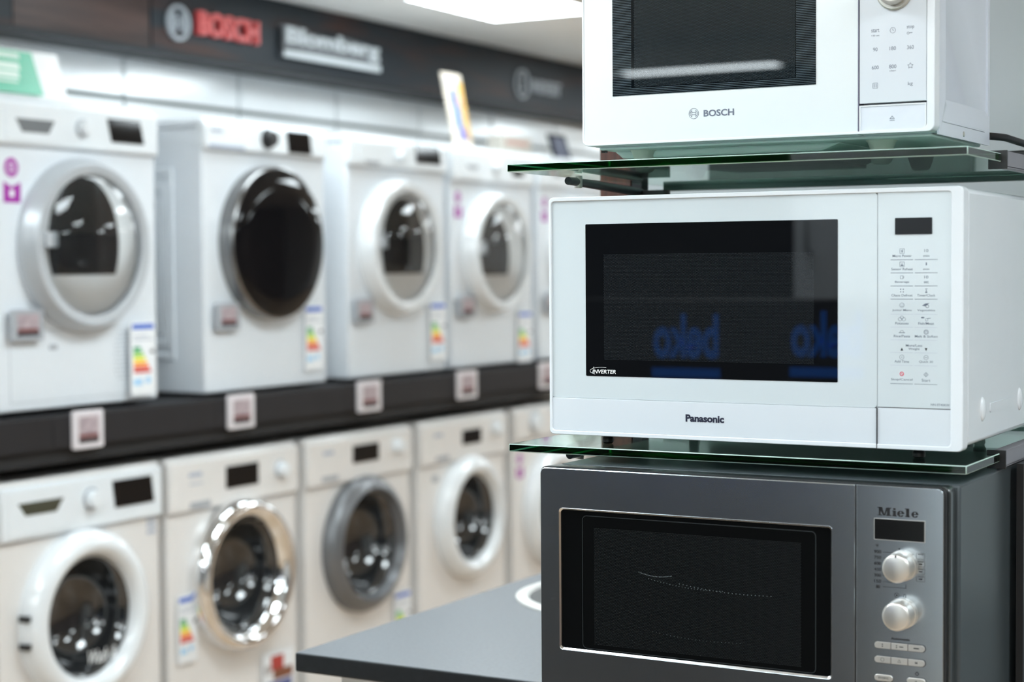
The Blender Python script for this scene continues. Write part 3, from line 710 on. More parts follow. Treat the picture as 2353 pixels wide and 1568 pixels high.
# cables
for pts, r, lb in (([(-.575, 2.30, .1440), (-.555, 2.38, .1500), (-.53, 2.46, .1505), (-.45, 2.66, .143), (-.30, 2.9, .14)], .0042, 'thicker black cable behind the topmost white microwave'),
                   ([(-.575, 2.29, .168), (-.56, 2.31, .1668), (-.55, 2.39, .162), (-.52, 2.48, .161), (-.40, 2.85, .165)], .0048, 'upper black cable leaving the back of the topmost white microwave')):
    tag(B().tube([(x, y, z+CZ) for x, y, z in pts], r).done('power_cable', BLACKP), lb, 'cable', 'black cables behind the stand')

# ------------------------------------------------------------------ middle microwave (white, flat glass door)
PW, PH = 0.525, 0.2988
GLW = mat('back_painted_glass', (0.585, 0.65, 0.685), 0.12, coat=1.0, coatr=0.02, noise=0.005)
PFR = mat('white_frame_plastic', (0.70, 0.74, 0.78), 0.3, noise=0.005)
PTR = mat('pearl_trim', (0.63, 0.68, 0.73), 0.35, metal=0.05, noise=0.005)
PCS = mat('white_painted_case', (0.70, 0.74, 0.78), 0.22, coat=0.6, noise=0.005)
def panasonic():
    e = empty('microwave_oven', (-1.0474, 1.9693, -0.2083+CZ), 0, 'middle white microwave with wide black window on the lower glass shelf', 'microwave')
    b = B().box(0.004, PW-0.0005, 0.021, 0.372, 0.004, PH-0.0015)
    b.done('case', PCS, e, bevel=0.006, seg=3)
    # embossed marks on the right-hand side of the case
    for yy in (0.0865, 0.268):
        b = B(); n = 18; prof = []
        for k in range(n+1):
            t = math.pi*k/n
            prof.append((math.sin(t)*.0085, -math.cos(t)*.0145))
        rings = []
        for r, z in prof:
            r = max(r, 1e-5)
            rings.append([b.bm.verts.new((PW-0.0008+max(0, r*.55*math.sin(math.pi*q/10)), yy+r*math.cos(math.pi*q/10), 0.0425+z)) for q in range(11)])
        for A, C in zip(rings, rings[1:]):
            for q in range(10): b._f([A[q], A[q+1], C[q+1], C[q]])
        b.done('side_boss', PCS, e)
    b = B(); P = rloop(0.121, 0.236, 0.036, 0.047, 0.003)
    a = [b.bm.verts.new((PW+0.0006, p[0], p[1])) for p in P]; c = [b.bm.verts.new((PW-0.001, p[0], p[1])) for p in P]; b._f(a)
    for i in range(len(P)): b._f([a[i], c[i], c[(i+1) % len(P)], a[(i+1) % len(P)]])
    b.done('side_handhold', PCS, e)
    # front frame
    b = B(); b.frame(rloop(0, PW, 0, PH, 0.006), rloop(0.0038, 0.5108, 0.0054, 0.2935, 0.0045), 0.0, 0.0205)
    b.done('front_frame', PFR, e, bevel=0.0012, seg=2)
    d = B().rr(0.0030, 0.4252, 0.0468, 0.2940, 0.004, 0.0022, 0.019).done('door', GLW, e)
    WM = dots_mat('microwave_window', (0.0035, 0.004, 0.005), (0.018, 0.021, 0.024), 0.0019, 0.00062, (0.0763, 0.3494, 0.0955, 0.2268), rough=0.08, coat=0.75)
    wn = B().rr(0.0511, 0.3784, 0.0749, 0.2644, 0.0012, 0.0018, 0.0030).done('window', WM, d)
    b = B(); b.text('INVERTER', 0.0600, 0.0925, 0.0782, 0.0830, 0.0018, bold=0.012, shear=0.22)
    pts = []
    for k in range(15):
        t = k/14; a = math.radians(235-165*t); pts.append((0.0735-.0168*math.cos(math.radians(180)-a)*1.0 if False else 0.0735+0.0168*math.cos(a), 0.0812+0.0048*math.sin(a)))
    b.line(pts, 0.0004, 0.00165, 0.0018); b.disc(0.0618, 0.0858, 0.0006, 0.00165, 0.0018)
    b.done('window_lettering', WHITEINK, wn)
    B().rr(0.0038, 0.4250, 0.0055, 0.0464, (0.0035, .0003, .0003, .0003), 0.0012, 0.0190).done('lower_trim', PTR, d, bevel=0.0005)
    B().text('Panasonic', 0.1867, 0.2369, 0.0222, 0.0312, 0.0012, bold=0.04, th=0.0003).done('brand_lettering', mat('navy_ink', (.012, .014, .035), .4), d)
    B().box(0.4252, 0.4262, 0.0, 0.02, -0.0006, 0.0466).done('door_gap', SHADOW, e)
    B().box(0.42535, 0.4258, 0.0021, 0.02, 0.0466, 0.2936).done('door_seam', mat('pale_joint', (.50, .54, .58), .6), e)
    cp = B().rr(0.4262, 0.5110, 0.0480, 0.2938, (0.0004, .0004, .0045, .0004), 0.0020, 0.019).done('control_panel', GLW, e)
    B().box(0.4262, 0.5112, 0.0018, 0.019, 0.0472, 0.0481).done('panel_joint', SHADOW, e)
    B().rr(0.4262, 0.5110, 0.0055, 0.0470, (0.0004, .0045, .0004, .0004), 0.0014, 0.019).done('release_button', PTR, e, bevel=0.0005)
    B().rr(0.4463, 0.4890, 0.2455, 0.2644, 0.0006, 0.0012, 0.0022).done('display', BLACKG, cp)
    y0, y1 = 0.00185, 0.00205
    b = B()
    rows = [0.2168, 0.2018, 0.1869, 0.1719, 0.1547, 0.1400, 0.1254, 0.1110, 0.0964, 0.0753]
    for i, z in enumerate(rows):
        b.m(INKL if 4 <= i <= 8 else INKG)
        wdt = 0.00042 if 4 <= i <= 8 else 0.0006
        b.box(0.4411, 0.4672, y0, y1, z-wdt/2, z+wdt/2); b.box(0.4691, 0.4952, y0, y1, z-wdt/2, z+wdt/2)
    b.m(INKG)
    L = ['Micro Power', 'Sensor Reheat', 'Beverage', 'Chaos Defrost', 'Junior Menu', 'Potatoes', 'Rice/Pasta', None, 'Add Time', 'Stop/Cancel']
    R = ['min', 'min', 'sec', 'Timer/Clock', 'Vegetables', 'Fish/Meat', 'Melt & Soften', None, 'Quick 30', 'Start']
    WL = [.0220, .0250, .0165, .0245, .0225, .0155, .0188, 0, .0170, .0250]; WR = [.0070, .0070, .0055, .0210, .0205, .0180, .0260, 0, .0160, .0100]
    cxL, cxR = 0.4544, 0.4824
    for i, z in enumerate(rows):
        if L[i] is None: continue
        zt = z+0.0030; hh = 0.0028 if i < 9 else 0.0032
        b.text(L[i], cxL-WL[i]/2, cxL+WL[i]/2, zt, zt+hh, y1, th=.0002); b.text(R[i], cxR-WR[i]/2, cxR+WR[i]/2, zt, zt+hh*(.85 if i < 3 else 1), y1, th=.0002)
    b.text('More/Less', 0.4590, 0.4780, 0.1178, 0.1206, y1); b.text('Weight', 0.4620, 0.4750, 0.1135, 0.1166, y1)
    b.text('NN-ST45KW', 0.4880, 0.5095, 0.0512, 0.0537, y1, bold=.01)
    for i, t in ((0, '10'), (1, '1'), (2, '10')):
        b.text(t, cxR-.0023*(1 if len(t) > 1 else .3), cxR+.0023*(1 if len(t) > 1 else .3), rows[i]+0.0085, rows[i]+.0117, y1)
    def ic(z): return z+0.0098
    lw = 0.00035
    for i in (0, 1):
        z = ic(rows[i]); b.line([(cxL-.0026, z-.0027), (cxL+.0026, z-.0027), (cxL+.0026, z+.0027), (cxL-.0026, z+.0027)], lw, y0, y1, True)
    z = ic(rows[0]); b.line([(cxL+.0008, z+.0016), (cxL-.001, z-.0002), (cxL+.001, z-.0001), (cxL-.0004, z-.0018)], .0006, y0, y1)
    z = ic(rows[1]); b.prism([(cxL-.0019, z-.0019), (cxL+.0019, z-.0019), (cxL+.0012, z-.0005), (cxL-.0012, z-.0005)], y0, y1); b.line([(cxL, z-.0005), (cxL, z+.0016)], .0005, y0, y1)
    z = ic(rows[2]); b.line([(cxL-.0019, z-.0016), (cxL+.0010, z-.0016), (cxL+.0010, z+.0018), (cxL-.0019, z+.0018)], lw, y0, y1, True); b.circ(cxL+.0010, z+.0003, .0012, lw, y0, y1, 16, -90, 90)
    z = ic(rows[3]); [b.disc(cxL+a*.0015, z+c*.0015, .0007, y0, y1, 10) for a in (-1, 1) for c in (-1, 1)]
    b.line([(cxR-.0011, z+.0023), (cxR+.0011, z+.0023), (cxR-.0011, z-.0020), (cxR+.0011, z-.0020)], lw, y0, y1, True); b.box(cxR-.0012, cxR+.0012, y0, y1, z-.0026, z-.0014)
    z = rows[4]+.0103; b.circ(cxL, z, .0026, lw, y0, y1); b.disc(cxL-.0009, z+.0006, .0003, y0, y1, 8); b.disc(cxL+.0009, z+.0006, .0003, y0, y1, 8); b.circ(cxL, z, .0015, lw, y0, y1, 20, 200, 340)
    b.prism([(cxR-.0050, z-.0005), (cxR-.001, z-.0012), (cxR+.0028, z+.0018), (cxR+.0038, z+.0026), (cxR-.001, z+.0020)], y0, y1); b.circ(cxR+.0012, z-.0010, .0017, .0006, y0, y1)
    z = rows[5]+.0098; b.circ(cxL, z+.0012, .0018, lw, y0, y1); b.circ(cxL-.0022, z-.0008, .0020, lw, y0, y1); b.circ(cxL+.0022, z-.0008, .0020, lw, y0, y1)
    b.disc(cxR-.0040, z+.0012, .0020, y0, y1, 16, .0009); b.circ(cxR+.0006, z-.0012, .0015, lw, y0, y1); b.line([(cxR+.0014, z+.0003), (cxR+.0052, z+.0006)], .0007, y0, y1)
    z = rows[6]+.0092; b.circ(cxL, z-.0008, .0023, lw, y0, y1, 24, 0, 180); b.line([(cxL-.0036, z-.0010), (cxL+.0036, z-.0010)], .0006, y0, y1)
    b.circ(cxR, z, .0026, .0005, y0, y1, 8); b.circ(cxR, z, .0013, lw, y0, y1)
    z = rows[8]+.0093; b.circ(cxL, z, .0025, lw, y0, y1); b.disc(cxL, z, .0005, y0, y1, 8); b.circ(cxR, z, .0025, lw, y0, y1); b.line([(cxR-.0014, z), (cxR+.0014, z)], .0005, y0, y1)
    z = rows[9]+.0110; b.line([(cxR, z-.0025), (cxR+.0025, z), (cxR, z+.0025), (cxR-.0025, z)], .0005, y0, y1, True); b.line([(cxR, z-.0015), (cxR, z+.0015)], .0006, y0, y1)
    b.m(INKR).circ(cxL, rows[9]+.0113, .0021, .0008, y0, y1); b.line([(cxL-.001, rows[9]+.0121), (cxL+.0012, rows[9]+.0104)], .0006, y0, y1)
    b.m(mat('black_arrow_ink', (.01, .008, .015), .5)); z = 0.1146
    b.prism([(cxL-.0016, z-.0014), (cxL+.0016, z-.0014), (cxL, z+.0020)], y0, y1); b.prism([(cxR-.0016, z+.0020), (cxR, z-.0016), (cxR+.0016, z+.0020)], y0, y1)
    b.done('panel_markings', None, cp)
    for fx, fy in ((0.060, 0.045), (0.462, 0.045), (0.060, 0.32), (0.462, 0.32)):
        B().lathe(fx, fy, [(0, -.0133), (.0055, -.0133), (.0072, -.0115), (.0074, -.0070), (.0062, -.0050), (.0068, -.0020), (.0085, 0.0), (.0085, .0055), (0, .0055)], 28, axis='z').done('foot', BLACKP, e)
    return e
panasonic()

# ------------------------------------------------------------------ top microwave (white, ribbed black window)
BCS = mat('cool_white_case', (0.70, 0.74, 0.82), 0.25, coat=0.5, noise=0.005)
BFR = mat('milk_white_front', (0.81, 0.865, 0.89), 0.16, coat=1.0, coatr=0.03, noise=0.004)
BRM = mat('white_front_rim', (0.80, 0.83, 0.87), 0.3, noise=0.004)
MINT = mat('pale_base_plate', (0.86, 0.94, 0.95), 0.45, noise=0.01)
BPN = mat('cool_white_panel', (0.72, 0.77, 0.83), 0.16, coat=1.0, coatr=0.02, noise=0.004)
def bosch():
    W_, H_ = 0.4564, 0.262
    e = empty('microwave_oven', (-1.0283, 2.0277, 0.1574+CZ), 0, 'topmost white microwave, cut off by the picture top, with round knob', 'microwave')
    # case with a recessed panel on the right side
    b = B(); z0, z1, yA, yB = 0.0, H_, 0.020, 0.2520
    b.box(0.004, W_-0.0030, yA, yB, z0-0.0005, z1)
    b.done('case', BCS, e, bevel=0.004, seg=2)
    b = B()   # side sheet with pressed-in field
    def yz(P, x): return [b.bm.verts.new((x, p[0], p[1])) for p in P]
    O = rloop(yA, yB+.0, -0.0026, z1, 0.0004); I1 = rloop(yA+.026, yB+.02, 0.0335, z1+.2, 0.007); I2 = rloop(yA+.031, yB+.02, 0.040, z1+.2, 0.004)
    clampy = lambda P: [(min(p[0], yB-.0085), min(p[1], z1-.012)) for p in P]
    I1, I2 = clampy(I1), clampy(I2)
    a = yz(O, W_); c = yz(I1, W_); d = yz(I2, W_-0.0026)
    n = len(O)
    for k in range(n):
        j = (k+1) % n
        b._f([a[k], a[j], c[j], c[k]]); b._f([c[k], c[j], d[j], d[k]])
    b._f(d)
    b2 = yz(O, W_-0.0028)
    for k in range(n): b._f([a[k], a[(k+1) % n], b2[(k+1) % n], b2[k]])
    sp = b.done('side_sheet', BCS, e, smooth=25)
    B().box(W_-.0002, W_+.0009, 0.032, 0.225, 0.0128, 0.0152).done('side_rib', BCS, sp, bevel=.0005)
    b = B(); rings = []
    for r, x in ((.0034, W_), (.0032, W_+.0010), (.0018, W_+.0016), (.0001, W_+.0017)):
        rings.append([b.bm.verts.new((x, 0.1266+r*math.cos(2*math.pi*q/18), 0.0042+r*math.sin(2*math.pi*q/18))) for q in range(18)])
    for A, C in zip(rings, rings[1:]):
        for q in range(18): b._f([A[q], A[(q+1) % 18], C[(q+1) % 18], C[q]])
    b.done('screw', STEELB, sp)
    # front: door, rim, control panel
    b = B(); b.frame(rloop(0, W_, 0, H_, 0.0085), rloop(0.0030, 0.4470, 0.0034, H_-.003, 0.0062), -0.0006, 0.021); b.done('front_frame', BRM, e, bevel=0.0009)
    d = B().rr(0.0026, 0.3648, 0.0030, H_-.0026, (.006, .0003, .0003, .006), 0.0, 0.018).done('door', BFR, e, bevel=.0005)
    WM = dots_mat('ribbed_window', (0.004, 0.006, 0.008), (0.050, 0.064, 0.072), 0.00178, 0.00052, (0.0735, 0.2870, 0.0718, 0.1800), rough=0.12, stripes=0.00205/1.0, stripecol=(0.075, 0.10, 0.115))
    B().rr(0.0433, 0.3130, 0.0616, 0.1945, 0.0005, -0.0005, 0.001).done('window', WM, d)
    b = B(); cx, cz, r = 0.1546, 0.0347, 0.0064
    y0, y1 = -0.0003, 0.0; lw = 0.00042
    b.circ(cx, cz, r, lw, y0, y1, 40); b.circ(cx, cz, r*.74, lw, y0, y1, 40, -55, 55); b.circ(cx, cz, r*.74, lw, y0, y1, 40, 125, 235)
    for s in (-1, 1): b.line([(cx+s*r*.42, cz-r*.62), (cx+s*r*.42, cz+r*.62)], lw, y0, y1)
    for s in (-1, 1): b.line([(cx-r*.42, cz+s*r*.22), (cx+r*.42, cz+s*r*.22)], lw, y0, y1)
    b.text('BOSCH', 0.1679, 0.2080, 0.0302, 0.0384, 0.0, bold=0.02, th=.0003)
    b.done('brand_lettering', mat('slate_ink', (.13, .15, .21), .45), d)
    B().box(0.3648, 0.3658, -0.0004, 0.02, -0.0002, H_-.001).done('door_gap', mat('gap_violet_grey', (.16, .15, .22), .6), e)
    cp = B().rr(0.3664, 0.4466, 0.0358, H_-.003, .0004, 0.0002, 0.018).done('control_panel', BPN, e, bevel=.0004)
    bt = B().frame(rloop(0.3664, 0.4466, 0.0024, 0.0335, (.0005, .0065, .0005, .0005)), rloop(0.3680, 0.4450, 0.0040, 0.0319, (.0005, .005, .0005, .0005)), -0.0004, 0.018).done('release_button', BRM, e)
    B().rr(0.3679, 0.4451, 0.0039, 0.0320, (.0005, .005, .0005, .0005), 0.0004, 0.018).done('button_face', mat('button_cool_white', (.72, .76, .84), .3), bt)
    b = B(); y0, y1 = 0.0, 0.0003
    c1_, c2_, c3_ = 0.3856, 0.4066, 0.4276
    b.text('start', c1_-.0048, c1_+.0048, 0.1185, 0.1225, y1); b.text('+30 sec', c1_-.0050, c1_+.0050, 0.1138, 0.1155, y1)
    b.circ(c2_, 0.1194, 0.0032, .0004, y0, y1, 28); b.line([(c2_, .1214), (c2_, .1192), (c2_+.0013, .1192)], .0004, y0, y1)
    b.text('stop', c3_-.0044, c3_+.0044, 0.1190, 0.1236, y1); b.circ(c3_-.0028, .1148, .0013, .0004, y0, y1, 16); b.line([(c3_-.0015, .1150), (c3_+.0022, .1152)], .0008, y0, y1)
    for t, c, z, wd in (('90', c1_, .0984, .0054), ('180', c2_, .0984, .0076), ('360', c3_, .0984, .0080), ('600', c1_, .0773, .0082), ('800', c2_, .0773, .0086)):
        b.text(t, c-wd/2, c+wd/2, z-.0022, z+.0022, y1)
    b.text('clean', c2_-.0038, c2_+.0038, .0716, .0736, y1)
    star = []
    for k in range(10):
        a = math.pi/2+k*math.pi/5; q = .0035 if k % 2 == 0 else .0017; star.append((c3_+q*math.cos(a), .0770+q*math.sin(a)))
    b.line(star, .0004, y0, y1, True)
    b.line(rloop(c1_-.0030, c1_+.0030, .0530, .0592, .0006, 3), .0003, y0, y1, True); b.line([(c1_-.0013, .0540), (c1_-.0013, .0583)], .0005, y0, y1); b.line([(c1_+.0011, .0540), (c1_+.0011, .0583)], .0006, y0, y1)
    b.text('kg', c3_-.0029, c3_+.0029, .0532, .0584, y1)
    b.line([(.4060-.0028, .0165), (.4060+.0028, .0165), (.4060, .0198)], .0004, y0, y1, True); b.line([(.4060-.0030, .0146), (.4060+.0030, .0146)], .0004, y0, y1)
    b.done('panel_markings', INKG, cp)
    KN = mat('champagne_knob', (.50, .49, .45), .3, metal=.5)
    k = B().lathe(0.4090, 0.1638, [(.0215, 0.0), (.0215, -.003), (.0200, -.0045), (.0160, -.0045), (.0165, -.0060), (.0162, -.0150), (.0150, -.0168), (.0132, -.0172), (.0128, -.0166), (0, -.0160)], 56).done('knob', KN, cp, smooth=40)
    # underside
    b = B().box(0.012, W_-0.010, 0.024, 0.248, -0.004, 0.0); b.done('base_plate', MINT, e, bevel=.002)
    b = B()
    b.prism([(0.030, -.0135), (0.30, -.0135), (0.325, -.0040), (0.018, -.0040)], 0.055, 0.235); b.done('base_pressing', MINT, e, bevel=.003)
    B().box(0.115, 0.300, 0.085, 0.235, -.0180, -.0134).done('base_vent_plate', mat('dark_vent_plate', (.05, .075, .08), .4), e, bevel=.001)
    for fx, fy in ((0.060, 0.060), (0.375, 0.060), (0.060, 0.225), (0.375, 0.225)):
        B().lathe(fx, fy, [(0, -.0232), (.009, -.0232), (.012, -.0205), (.017, -.006), (.020, -.0035), (.020, 0)], 28, axis='z').done('foot', mat('cream_foot', (.72, .72, .66), .5), e)
    b = B()
    for k in range(7): b.box(0.12+k*.022, 0.136+k*.022, 0.10, 0.11, -.0188, -.0180)
    b.done('base_vents', SHADOW, e)
    for q, (x, yy) in enumerate(((0.012, 0.03), (0.020, 0.06))):
        B().box(x, x+.006, yy, yy+.006, -.0068, -.0038).done('base_clip', BLACKP, e)
    return e
bosch()

# ------------------------------------------------------------------ lowest microwave (brushed steel)
DKC = mat('graphite_case', (0.046, 0.056, 0.062), 0.3, spec=0.35, noise=0.02)
BEZ = mat('dark_bezel', (0.030, 0.036, 0.038), 0.18, coat=0.6)
MINK = mat('steel_print', (0.020, 0.021, 0.024), .6, spec=.2)
def slab_word(b, x0, x1, z0, z1, y):
    """heavy slab-serif five letter word"""
    Wd, Hh = x1-x0, z1-z0; T = .0002
    def q(u0, u1, v0, v1): b.box(x0+u0*Wd, x0+u1*Wd, y-T, y, z0+v0*Hh, z0+v1*Hh)
    def tri(P): b.prism([(x0+u*Wd, z0+v_*Hh) for u, v_ in P], y-T, y)
    # M
    q(0, .115, 0, .10); q(0, .115, .90, 1); q(.035, .072, .08, .92); q(.20, .325, 0, .10); q(.22, .325, .90, 1); q(.225, .295, .08, .92)
    tri([(.150, .02), (.185, .02), (.245, .95), (.205, .95)]); tri([(.030, .95), (.135, .02), (.175, .02), (.110, .95)])
    # i
    q(.345, .455, 0, .09); q(.365, .432, 0, .66); q(.345, .42, .59, .68); b.disc(x0+.397*Wd, z0+.87*Hh, .034*Wd, y-T, y, 20, .11*Hh)
    # e
    def e_(c):
        n = 30; o = []; i_ = []
        for k in range(n+1):
            a = math.radians(8+322*k/n); o.append((x0+(c+.082*math.cos(a))*Wd, z0+(.345+.36*math.sin(a))*Hh)); i_.append((x0+(c+(.026)*math.cos(a))*Wd, z0+(.345+.27*math.sin(a))*Hh))
        for k in range(n): b.prism([o[k], o[k+1], i_[k+1], i_[k]], y-T, y)
        q(c-.05, c+.082, .33, .42)
    e_(.545)
    # l
    q(.645, .765, 0, .09); q(.672, .742, 0, 1.0); q(.645, .72, .91, 1.0)
    e_(.875)
def miele():
    e = empty('microwave_oven', (-1.0281, 1.9076, -0.5474+CZ), 0, 'brushed steel microwave with two round knobs, lowest of the three', 'microwave')
    W_, H_ = 0.5013, 0.3040
    B().box(0.010, 0.5110, 0.033, 0.3800, 0.002, 0.3055).done('case', DKC, e, bevel=0.003, seg=2)
    B().rr(-0.0012, 0.5030, -0.001, H_+.0012, .008, 0.0035, 0.012).done('bezel_lip', BLACKP, e)
    b = B(); b.prism(rloop(0.0, 0.5060, 0.0, H_+.001, .008), 0.012, 0.0335); b.done('front_bezel', BEZ, e, bevel=0.0015)
    o = rloop(0, 0.4010, 0, H_, (.007, .0004, .0004, .007)); i_ = rloop(0.0262, 0.3740, 0.0812, 0.2545, .0045)
    d = B().frame(o, i_, 0.0, 0.0040).done('door', STEEL, e, bevel=0.0011, seg=2)
    b = B(); b.frame(rloop(0.0258, 0.3744, 0.0808, 0.2549, .0048), rloop(0.0276, 0.3726, 0.0826, 0.2531, .0038), -0.0003, 0.004, yi=0.0016); b.done('window_surround', mat('bright_steel_edge', (.7, .71, .72), .15, metal=1), d)
    WM = dots_mat('steel_oven_window', (0.003, 0.0033, 0.0035), (0.016, 0.018, 0.019), 0.0020, 0.0006, (0.0720, 0.3364, 0.0900, 0.2330), rough=0.15, coat=.5)
    wn = B().rr(0.0275, 0.3727, 0.0825, 0.2532, .004, 0.0030, 0.0050).done('window', WM, d)
    B().frame(rloop(0.0560, 0.3545, 0.0840, 0.2475, .006), rloop(0.0568, 0.3535, 0.0848, 0.2465, .005), 0.0027, 0.0035).done('inner_window_edge', mat('faint_edge', (.02, .024, .026), .3), wn)
    # glints of glass in the cavity, painted as pale dots on the window
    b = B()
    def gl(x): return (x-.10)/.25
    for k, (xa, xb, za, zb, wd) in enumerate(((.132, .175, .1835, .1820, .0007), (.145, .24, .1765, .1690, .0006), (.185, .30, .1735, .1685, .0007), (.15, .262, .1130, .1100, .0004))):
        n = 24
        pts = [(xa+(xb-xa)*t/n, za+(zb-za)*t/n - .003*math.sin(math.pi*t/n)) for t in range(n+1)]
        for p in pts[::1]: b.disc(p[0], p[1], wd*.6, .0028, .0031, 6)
    tag(b.done('dotted_glints', mat('pale_glint', (.20, .24, .26), .4), wn), kind='stuff')
    B().box(0.4010, 0.4028, 0.0022, 0.006, 0.0, H_).done('door_gap', BLACKP, e)
    cp = B().prism(rloop(0.4028, W_, 0, H_, (.0004, .007, .007, .0004)), 0.0, 0.004).done('control_panel', STEEL, e, bevel=0.0011)
    b = B(); slab_word(b, 0.4270, 0.4755, 0.2710, 0.2803, 0.0); b.done('brand_lettering', mat('black_brand_ink', (.008, .008, .009), .4), cp)
    B().box(0.4237, 0.4806, -0.0006, 0.0003, 0.2441, 0.2674).done('display', mat('black_window', (.002, .002, .002), .2, coat=.2), cp)
    b = B(); b.frame(rloop(0.4233, 0.4810, 0.2437, 0.2678, .0006), rloop(0.4239, 0.4804, 0.2443, 0.2672, .0004), -0.0009, 0.0003); b.done('display_bezel', STEELB, cp)
    y0, y1 = -0.0002, 0.0; b = B()
    b.text('W', 0.4252, 0.4285, 0.2353, 0.2387, y1)
    for t, z in (('900', .2302), ('750', .2237), ('600', .2171), ('450', .2104), ('300', .2037), ('150', .1971), ('80', .1908)):
        hw = .0040 if len(t) == 3 else .0027
        b.text(t, 0.4273-hw+(0 if len(t) == 3 else .0008), 0.4273+hw, z-.0018, z+.0018, y1, bold=.03)
        if t in ('900',): b.line([(.4335, z), (.468, z)], .00035, y0, y1)
        elif t == '80': b.line([(.4335, z+.0006), (.4595, z+.0006), (.4595, z+.0050)], .0004, y0, y1)
        elif t == '150': b.line([(.4335, z), (.4450, z)], .00035, y0, y1)
        else: b.line([(.4335, z), (.4390, z)], .00035, y0, y1)
    b.disc(.4520, .2348, .0009, y0, y1, 10); b.line([(.460, .2265), (.4695, .2262)], .0003, y0, y1)
    for k in range(4):
        z = .2255-k*.0083-.0028+.0028
        b.line(rloop(.4712, .4806, z-.0003, z+.0064, .0006, 2), .0003, y0, y1, True); b.line([(.4726, z+.0050), (.4792, z+.0050)], .0007, y0, y1)
        if k: b.line([(.4740, z+.0024), (.4778, z+.0024)], .0014, y0, y1)
    b.circ(.4493, .1829, .0026, .0004, y0, y1); b.disc(.4493, .1829, .0009, y0, y1, 8); b.line([(.4533, .1826), (.4546, .1826)], .0004, y0, y1); b.line([(.4566, .1806), (.4594, .1806), (.4594, .1836), (.4580, .1850), (.4566, .1836)], .0004, y0, y1, True)
    b.text('Automatic', .4425, .4640, .1328, .1356, y1, bold=.03)
    b.line([(.4722, .0950), (.4742, .0972), (.4722, .0994), (.4702, .0972)], .0009, y0, y1, True)
    b.done('panel_markings', MINK, cp)
    KN = mat('satin_knob', (.66, .65, .62), .30, metal=.8, noise=.01)
    for kx, kz, mk in ((.4561, .2169, True), (.4561, .1637, False)):
        k = B().lathe(kx, kz, [(.0172, 0.0), (.0170, -.008), (.0162, -.0082), (.0160, -.0245), (.0150, -.0265), (.0135, -.0272), (0, -.0274)], 64).done('knob', KN, cp, smooth=40)
        if mk: B().box(kx-.0006, kx+.0006, -.0278, -.0265, kz+.0122, kz+.0150).done('pointer_mark', BLACKP, k)
    for row, (zc, wide) in enumerate(((.1258, 1), (.1096, 1))):
        b0 = B().rr(.4236, .4822, zc-.0043, zc+.0043, .0043, -.0004, .0003).done('button_surround', SHADOW, cp)
        for c in range(3):
            xa, xb = .4244+c*.0192, .4244+c*.0192+.0184
            r = (.0035 if c == 0 else .0002, .0035 if c == 2 else .0002, .0035 if c == 2 else .0002, .0035 if c == 0 else .0002)
            bb = B().rr(xa, xb, zc-.0036, zc+.0036, r, -.0022, 0).done('push_button', STEELB, cp, bevel=.0006)
            g = B(); xm = (xa+xb)/2
            if row == 0: [g.disc(xm-(.003 if c == 1 else 0), zc+dz, .0007, -.0024, -.0022, 8) for dz in (-.0011, .0011)] if c < 2 else g.line([(xm-.003, zc), (xm+.003, zc)], .0012, -.0024, -.0022)
            elif c == 0: g.circ(xm, zc, .0020, .0003, -.0024, -.0022)
            elif c == 1: g.line([(xm-.0018, zc-.0013), (xm+.0018, zc-.0013), (xm, zc+.0018)], .0003, -.0024, -.0022, True)
            else: g.text('M', xm-.0013, xm+.0013, zc-.0011, zc+.0013, -.0022)
            if row == 0 and c == 1: g.line([(xm, zc), (xm+.0045, zc)], .0010, -.0024, -.0022)
            g.done('button_symbol', MINK, bb)
    for xa, xb, lb in ((.4244, .4453, 'STOP/C'), (.4614, .4822, '+')):
        B().rr(xa-.0006, xb+.0006, .0890-.0043, .0890+.0043, .0043, -.0004, .0003).done('button_surround', SHADOW, cp)
        bb = B().rr(xa, xb, .0890-.0036, .0890+.0036, .0035, -.0022, 0).done('push_button', STEELB, cp, bevel=.0006)
        B().text(lb, (xa+xb)/2-(.0060 if lb != '+' else .0012), (xa+xb)/2+(.0060 if lb != '+' else .0012), .0878, .0900, -.0022).done('button_symbol', MINK, bb)
    for fx in (.05, .46):
        for fy in (.06, .33): B().lathe(fx, fy, [(0, -.0112), (.012, -.0112), (.013, -.009), (.013, .004)], 20, axis='z').done('foot', BLACKP, e)
    return e
miele()

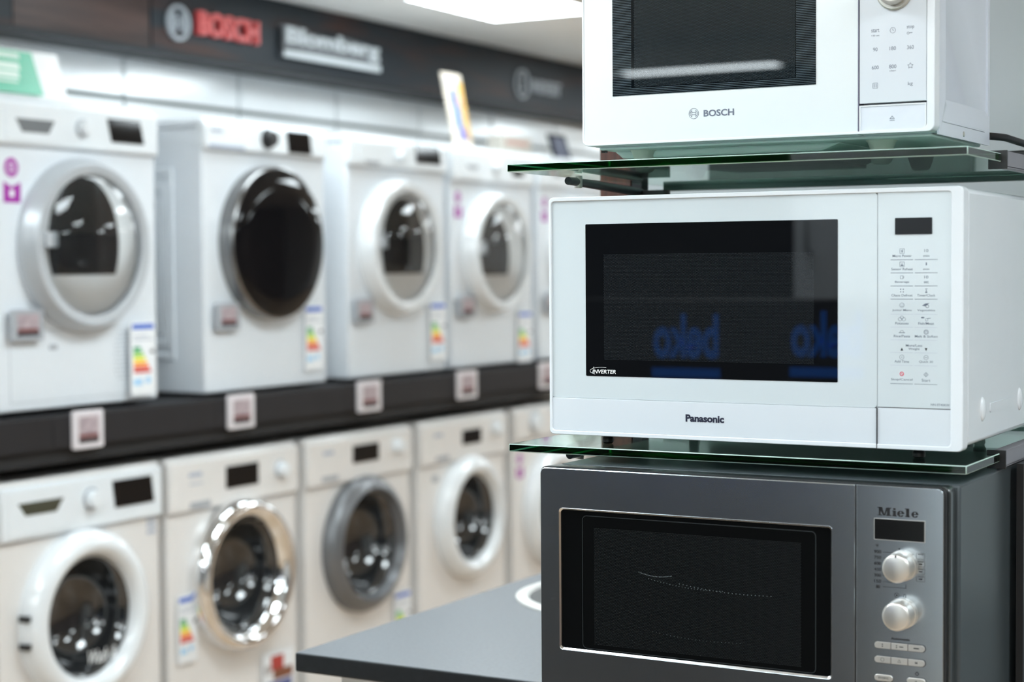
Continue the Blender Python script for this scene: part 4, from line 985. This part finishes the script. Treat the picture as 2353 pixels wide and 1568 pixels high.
# ------------------------------------------------------------------ behind the camera: what the glass and steel reflect
BANK = mat('black_banner', (0.010, 0.010, 0.012), 0.5)
BLUE = mat('blue_letters', (0.01, 0.16, 0.75), 0.5, emit=(0.0, 0.22, 1.0), es=0.9)
K = 0.655
e = empty('display_plinth', (-1.30*K, 0.40, 0), math.pi, 'black display plinth behind the camera with blue lettering, seen mirrored in the middle microwave', 'plinth')
B().box(0.28*K, 2.2*K, 0, 0.30, 0, -0.105*K+CZ).done('body', BANK, e, bevel=.003)
for k, xo in enumerate((0.942-.0, 0.455)):
    zb = (-0.300+(0.0 if k == 0 else .012))*K+CZ; xo *= K
    t = B().text('beko', xo, xo+0.235*K, zb, zb+0.150*K, -0.001, bold=0.03, th=.003).done('lettering', BLUE, e)
    B().box(xo-.003, xo+.157, -.004, 0, zb-.041, zb-.021).done('underline_bar', BLUE, e)
for k, xr in enumerate((-0.62, -1.27)):  # white refrigerators added as a bright reflection in the steel
    f = empty('refrigerator', (xr, -1.20, 0), math.pi, ('white refrigerator added behind the camera on the right for a bright reflection, unseen', 'white refrigerator added behind the camera next to the black plinth for a bright reflection, unseen')[k], 'refrigerator', 'added white refrigerators behind the camera')
    B().box(0, 0.62, 0.06, 0.66, 0.03, 1.86).done('body', WHITE, f, bevel=.008)
    for z0, z1 in ((0.05, 0.68), (0.69, 1.855)):
        dd = B().box(0.003, 0.617, 0.0, 0.055, z0, z1).done('door', WHITE, f, bevel=.008)
        B().tube([(0.56, 0, z1-.06), (0.56, -.035, z1-.07), (0.56, -.035, z1-.34), (0.56, 0, z1-.35)], .008).done('handle', SILVER, dd)
    B().box(0.03, 0.59, 0.08, 0.62, 0.0, 0.03).done('plinth', BLACKP, f)
e = empty('dark_reflection_wall', (-2.40, -2.6, 0), math.pi, 'unseen dark display wall added behind the camera for dark reflections', 'display wall')  # unseen wall added to darken reflections in the microwave windows
B().box(0, 1.7, 0, 0.25, 0, 0.80+CZ).done('panel', mat('charcoal_panel', (.03, .032, .035), .5), e, bevel=.004)
B().box(0.1, 1.6, -.02, 0, 0.85, 0.88).done('ledge', BLACKM, e)
